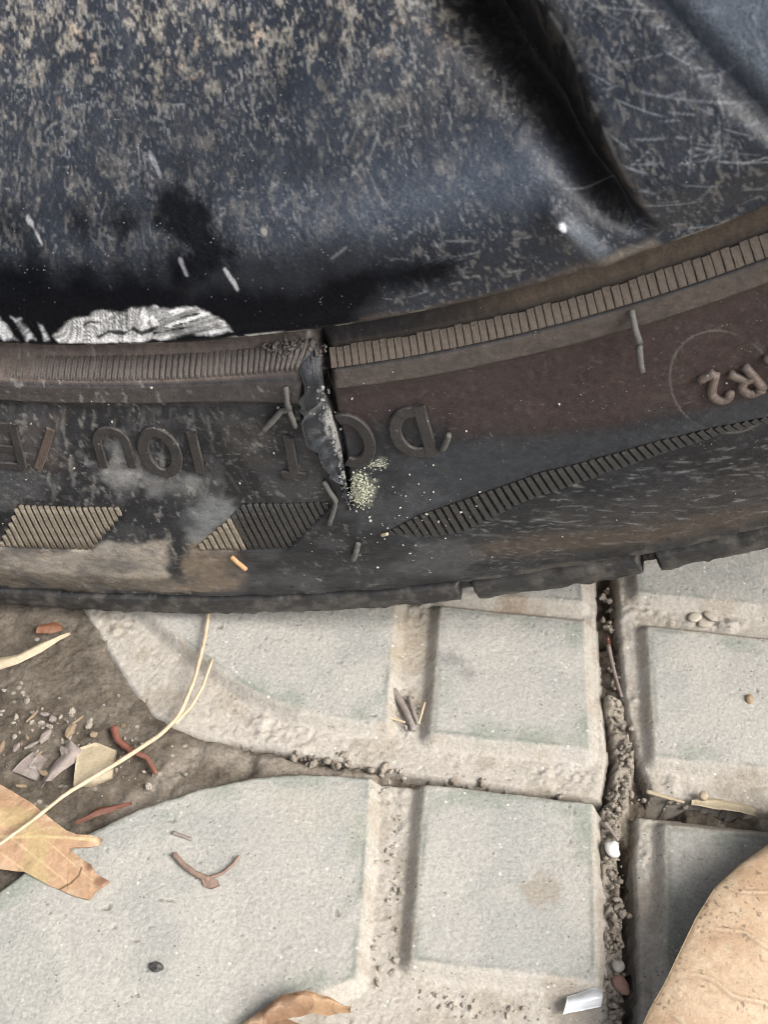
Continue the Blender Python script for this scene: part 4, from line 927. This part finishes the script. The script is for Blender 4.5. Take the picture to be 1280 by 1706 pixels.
B = pts3([(420, 1730, -1), (455, 1708, 1.5), (490, 1694, 2), (520, 1688, 1.8), (550, 1690, 1), (584, 1686, .6)])
g1 = ruled(A, B, 120, 50, lambda u, v, g: 1.6 * np.sin(np.pi * v) + .4 * np.sin(u * 24 + v * 5) * v + (fbm(g[..., 0], g[..., 1], 2.5, 3, 27) - .5) * .8)
A2 = pts3([(380, 1740, 0), (420, 1702, 1.2), (460, 1690, 1.6), (500, 1705, 1.2), (520, 1725, 0)]); B2 = pts3([(385, 1790, 0), (430, 1770, .3), (470, 1760, .4), (500, 1750, .3), (522, 1730, 0)])
g2 = ruled(A2, B2, 60, 40, lambda u, v, g: 1.0 * np.sin(np.pi * v) + (fbm(g[..., 0], g[..., 1], 2.5, 3, 28) - .5) * .8)
tag(leafsheet('dry_leaf', [g1, g2], [leafcol(q, (.36, .23, .13), (.22, .13, .075), (.5, .36, .24), 841, [(sm(.05, .01, np.abs(fbm(q[..., 0], q[..., 1] * 2, 3, 3, 842) - .5)), (.14, .08, .045), .5)], speck=False) for q in (g1, g2)], .25), 'small curled brown leaf lying at the bottom edge on the large paver', 'leaf')
A = pts3([(-20, 1100, -1), (30, 1090, -.6), (70, 1070, -.5), (105, 1058, -.8), (118, 1056, -1)]); B = pts3([(-20, 1122, -1), (30, 1106, -1), (70, 1086, -1), (100, 1066, -1), (118, 1057, -1.2)])
v, f = sheet([ruled(A, B, 30, 8, lambda u, v, g: .8 * np.sin(np.pi * v))], .2); tag(obj('leaf_strip', v, f, pale), 'pale narrow rolled leaf strip on dark soil under the tyre', 'leaf strip')
def scrap(A, B, mat, name, label, cat, z=-2.0, bumpy=.6, thick=.2, group=None):
    v, f = sheet([ruled(pts3([(*p, z) for p in A]), pts3([(*p, z) for p in B]), 20, 10, lambda u, v, g: bumpy * np.sin(np.pi * v) + (fbm(g[..., 0], g[..., 1], 3, 3, 25) - .5) * bumpy)], thick)
    return tag(obj(name, v, f, mat), label, cat, group)
scrap([(130, 1246), (160, 1236), (195, 1250)], [(122, 1308), (150, 1312), (188, 1296)], pale, 'leaf_fragment', 'beige torn leaf fragment under the long straw', 'leaf fragment')
scrap([(125, 1240), (140, 1250), (125, 1270), (85, 1300)], [(112, 1235), (100, 1262), (75, 1290), (66, 1312)], gry, 'leaf_fragment', 'greyish crinkled leaf fragment on the soil left of the beige one', 'leaf fragment', -2, 1.0)
scrap([(60, 1250), (80, 1265)], [(20, 1285), (62, 1300)], gry, 'leaf_fragment', 'faded grey leaf fragment beside the orange brown leaf edge', 'leaf fragment', -2.5, .8)
scrap([(128, 1368), (165, 1345), (218, 1336)], [(125, 1374), (170, 1358), (220, 1340)], red, 'leaf_fragment', 'dark red brown leaf shard along the curved paver edge', 'leaf fragment', -.8, .7)
scrap([(65, 1042), (95, 1036), (106, 1045)], [(60, 1055), (85, 1056), (104, 1050)], mat_leaf('leaf_rust', (.24, .11, .06), (.18, .08, .045), (.28, .16, .09), False), 'leaf_fragment', 'rust coloured leaf bit on dark soil close under the tyre', 'leaf fragment', -2.2)
scrap([(1150, 1333), (1190, 1328), (1240, 1338), (1262, 1350)], [(1152, 1341), (1190, 1346), (1235, 1352), (1258, 1360)], pale, 'leaf_fragment', 'tan leaf scrap wedged in the right hand joint', 'leaf fragment', -2.6, 1.0)
scrap([(945, 1660), (990, 1645), (1004, 1650)], [(938, 1690), (968, 1684), (1002, 1676)], mat_plain('clear_plastic', (.62, .64, .66), (.5, .52, .54), .2, 200, .02, .6), 'plastic_scrap', 'shiny whitish scrap of plastic film on the paver edge', 'plastic scrap', -1.2, 1.2)
def stalk(pts, r0_, r1_, mat, name, label, cat, n_=40, jit=.2):
    p = smooth_path(pts3(pts), n_); v, f = tube(p, np.linspace(r0_, r1_, n_), 8, jit, 4); return tag(obj(name, v, f, mat), label, cat)
p1 = smooth_path(pts3([(350, 1003, 1), (342, 1060, 1.5), (325, 1130, 1.5), (300, 1190, 1.4), (270, 1222, 1.2), (200, 1268, .6), (110, 1322, 1.5), (60, 1362, 3.0), (-20, 1420, 4.6)]), 70)
v1 = tube(p1, np.interp(np.linspace(0, 1, 70), [0, .3, .7, .75, 1], [.42, .45, .5, .4, .32]), 8, .2, 5)
p2 = smooth_path(pts3([(354, 1098, 1), (337, 1145, 1.0), (318, 1178, 1.0), (292, 1205, 1.2)]), 30); v2 = tube(p2, np.linspace(.3, .4, 30), 8, .2, 6)
tag(obj('straw', *join([v1, v2]), M['straw']), 'long forked pale straw running from under the tyre to the brown leaf', 'straw')
stalk([(190, 1212, -1.8), (195, 1232, -1.6), (218, 1250, -1.6), (245, 1262, -1.6), (260, 1288, -1.8)], .8, .5, mat_plain('red_twig', (.26, .09, .06), (.2, .1, .07), .6, 400, .1), 'twig', 'reddish bent twig crossing under the straw on the soil', 'twig')
ys_ = mat_plain('seed_stalk', (.3, .21, .16), (.22, .15, .12), .7, 500, .08)
a_ = tube(smooth_path(pts3([(290, 1422, .9), (305, 1440, .7), (325, 1455, .6), (348, 1464, .7)]), 24), np.linspace(.55, .6, 24), 8, .3, 7)
b_ = tube(smooth_path(pts3([(348, 1462, .7), (370, 1455, .5), (388, 1440, .6), (399, 1425, .9)]), 24), np.linspace(.35, .3, 24), 8, .2, 8)
Yc = sheet([ruled(pts3([(335, 1462, .8), (350, 1461, 1), (363, 1465, .8)]), pts3([(340, 1476, .5), (352, 1481, .6), (366, 1475, .5)]), 10, 6)], .3)
a_ = join([a_, b_]); Yf = np.concatenate([Yc[1][:, [0, 1, 2]], Yc[1][:, [0, 2, 3]]])
tag(obj('seed_stalk', *join([a_, (Yc[0], Yf)]), ys_), 'small curved brown seed stalk shaped like a wishbone on the large paver', 'stalk')
stalk([(288, 1387, .3), (300, 1391, .35), (319, 1398, .3)], .4, .35, gry, 'twig_bit', 'short greyish twig bit above the wishbone stalk', 'twig bit', 10)
def stone(px, py, z, size, mat, name, label, cat, seed=1, jit=.1):
    v, f = lump(on_ground(px, py, z), size, ICO3, jit * .3, seed, rot3(seed, .2, .1)); return tag(obj(name, v, f, mat), label, cat)
stone(259, 1610, .35, (1.25, 1.0, .7), mat_plain('black_seed', (.03, .03, .03), (.2, .2, .19), .5, 900, .2), 'seed', 'small round black seed on the large paver', 'seed', 3, .3)
stone(1022, 1413, -.6, (1.7, 1.4, 1.1), M['white'], 'pebble', 'bright white pebble in the vertical joint', 'pebble', 5)
stone(1037, 1641, -1.6, (1.5, 1.9, 1.1), mat_plain('red_stone', (.3, .17, .13), (.24, .15, .12), .8, 500, .1), 'pebble', 'reddish brown pebble low in the vertical joint', 'pebble', 7)
stone(1031, 1608, -1.2, (1.2, 1.2, .9), mat_plain('grey_stone', (.42, .4, .36), (.34, .32, .29), .8, 500, .1), 'pebble', 'light grey pebble just above the reddish one', 'pebble', 8)
stone(1172, 1326, -1.0, (1.0, 1.0, .9), pale, 'seed', 'cream coloured seed in the horizontal joint on the right', 'seed', 9)
stone(1249, 1163, .4, (1.0, .8, .6), mat_plain('tan_seed', (.42, .31, .2), (.3, .2, .12), .7, 500, .1), 'seed', 'tiny tan seed on the upper right paver pad', 'seed', 11)
hv = join([lump(on_ground(1160, 1028, -2.1), (1.5, 1.2, .5), ICO3, .03, 3, rot3(.5, 0, 0)), lump(on_ground(1186, 1027, -2.0), (1.7, 1.1, .5), ICO3, .03, 4, rot3(-.6, 0, 0)), lump(on_ground(1174, 1038, -2.1), (1.6, 1.0, .5), ICO3, .03, 5, rot3(0, 0, 0))])
tag(obj('dried_droplet', *hv, mat_plain('lime_drop', (.5, .45, .38), (.43, .38, .31), .7, 500, .06)), 'heart shaped pale dried droplet in the groove at upper right', 'droplet')
tw = [[(655, 1150), (672, 1175), (690, 1215)], [(682, 1160), (690, 1190), (697, 1205)], [(708, 1170), (698, 1205)], [(650, 1195), (675, 1203)]]
for i, q in enumerate(tw):
    lab = ['thick grey twig lying in the groove under the tyre', 'thin grey twig beside the thick one in the groove', 'orange straw splinter right of the groove twigs', 'orange straw splinter left of the groove twigs'][i]
    stalk([(*p, -1.6 + .2 * i) for p in q], [.8, .5, .3, .3][i], [.7, .45, .25, .25][i], [gry, gry, M['straw'], M['straw']][i], 'twig' if i < 2 else 'splinter', lab, 'twig' if i < 2 else 'splinter', 14)
for i, q in enumerate(([(1012, 1060, -4.5), (1020, 1100, -4), (1030, 1150, -3)], [(1014, 1075, -4), (1024, 1120, -3.4), (1036, 1160, -2.6)], [(1078, 1318, -1.8), (1110, 1328, -1.6), (1140, 1336, -2)], [(1008, 1370, -.6), (1022, 1388, -.8), (1030, 1400, -1)])):
    stalk(q, .45, .3, [red, gry, pale, gry][i], 'dry_fibre', ['dark red fibre in the joint just below the tyre', 'grey fibre in the joint next to the red one', 'pale fibre at the start of the right hand joint', 'thin grey fibre just above the white pebble'][i], 'fibre', 16)
parts = []
for i in range(26):
    x, y_ = abs(random.gauss(0, 110)), random.gauss(1240, 60)
    if x > 240 or y_ < 1150: continue
    c0 = on_ground(x, y_, random.uniform(-2.6, -1.2)); an_ = random.random() * 6.28; l_, w_ = random.uniform(.5, 1.9), random.uniform(.3, 1.0)
    u1 = np.array([math.cos(an_), math.sin(an_), random.uniform(-.2, .3)]) * l_; u2 = np.array([-math.sin(an_), math.cos(an_), random.uniform(-.3, .3)]) * w_
    A = np.array([c0 - u1 - u2 * .4, c0 - u2, c0 + u1 * .9 - u2 * .5]); B = np.array([c0 - u1 + u2 * .3, c0 + u2, c0 + u1 + u2 * .3])
    parts.append(sheet([ruled(A, B, 7, 4, lambda u, v, g: .4 * np.sin(np.pi * v))], .15))
h_ = len(parts) // 2
tag(obj('leaf_litter', *join(parts[:h_]), gry), 'small greyish bits of crumbled leaf on the soil', kind='stuff')
tag(obj('leaf_litter', *join(parts[h_:]), mat_leaf('litter_brown', (.27, .2, .13), (.2, .145, .095), (.33, .26, .18), False)), 'small tan bits of crumbled leaf on the soil', kind='stuff')
# bits caught on the tyre
s0 = TP([(386, 924), (411, 939)]); p = surfT(s0[:, 0], s0[:, 1], np.array([.6, 1.4]))
tag(obj('straw_bit', *tube(resample(p, 8), .5, 8, .2, 9), mat_plain('orange_straw', (.5, .3, .16), (.4, .22, .1), .6, 500, .05)), 'short orange straw bit stuck on the lower tyre wall', 'straw bit')
s0 = TP([(637, 889), (646, 884)]); p = surfT(s0[:, 0], s0[:, 1], np.array([.4, .8]))
tag(obj('straw_bit', *tube(resample(p, 8), .35, 8, .2, 9), M['straw']), 'tiny tan straw bit at the tip of the ribbed wedge', 'straw bit')
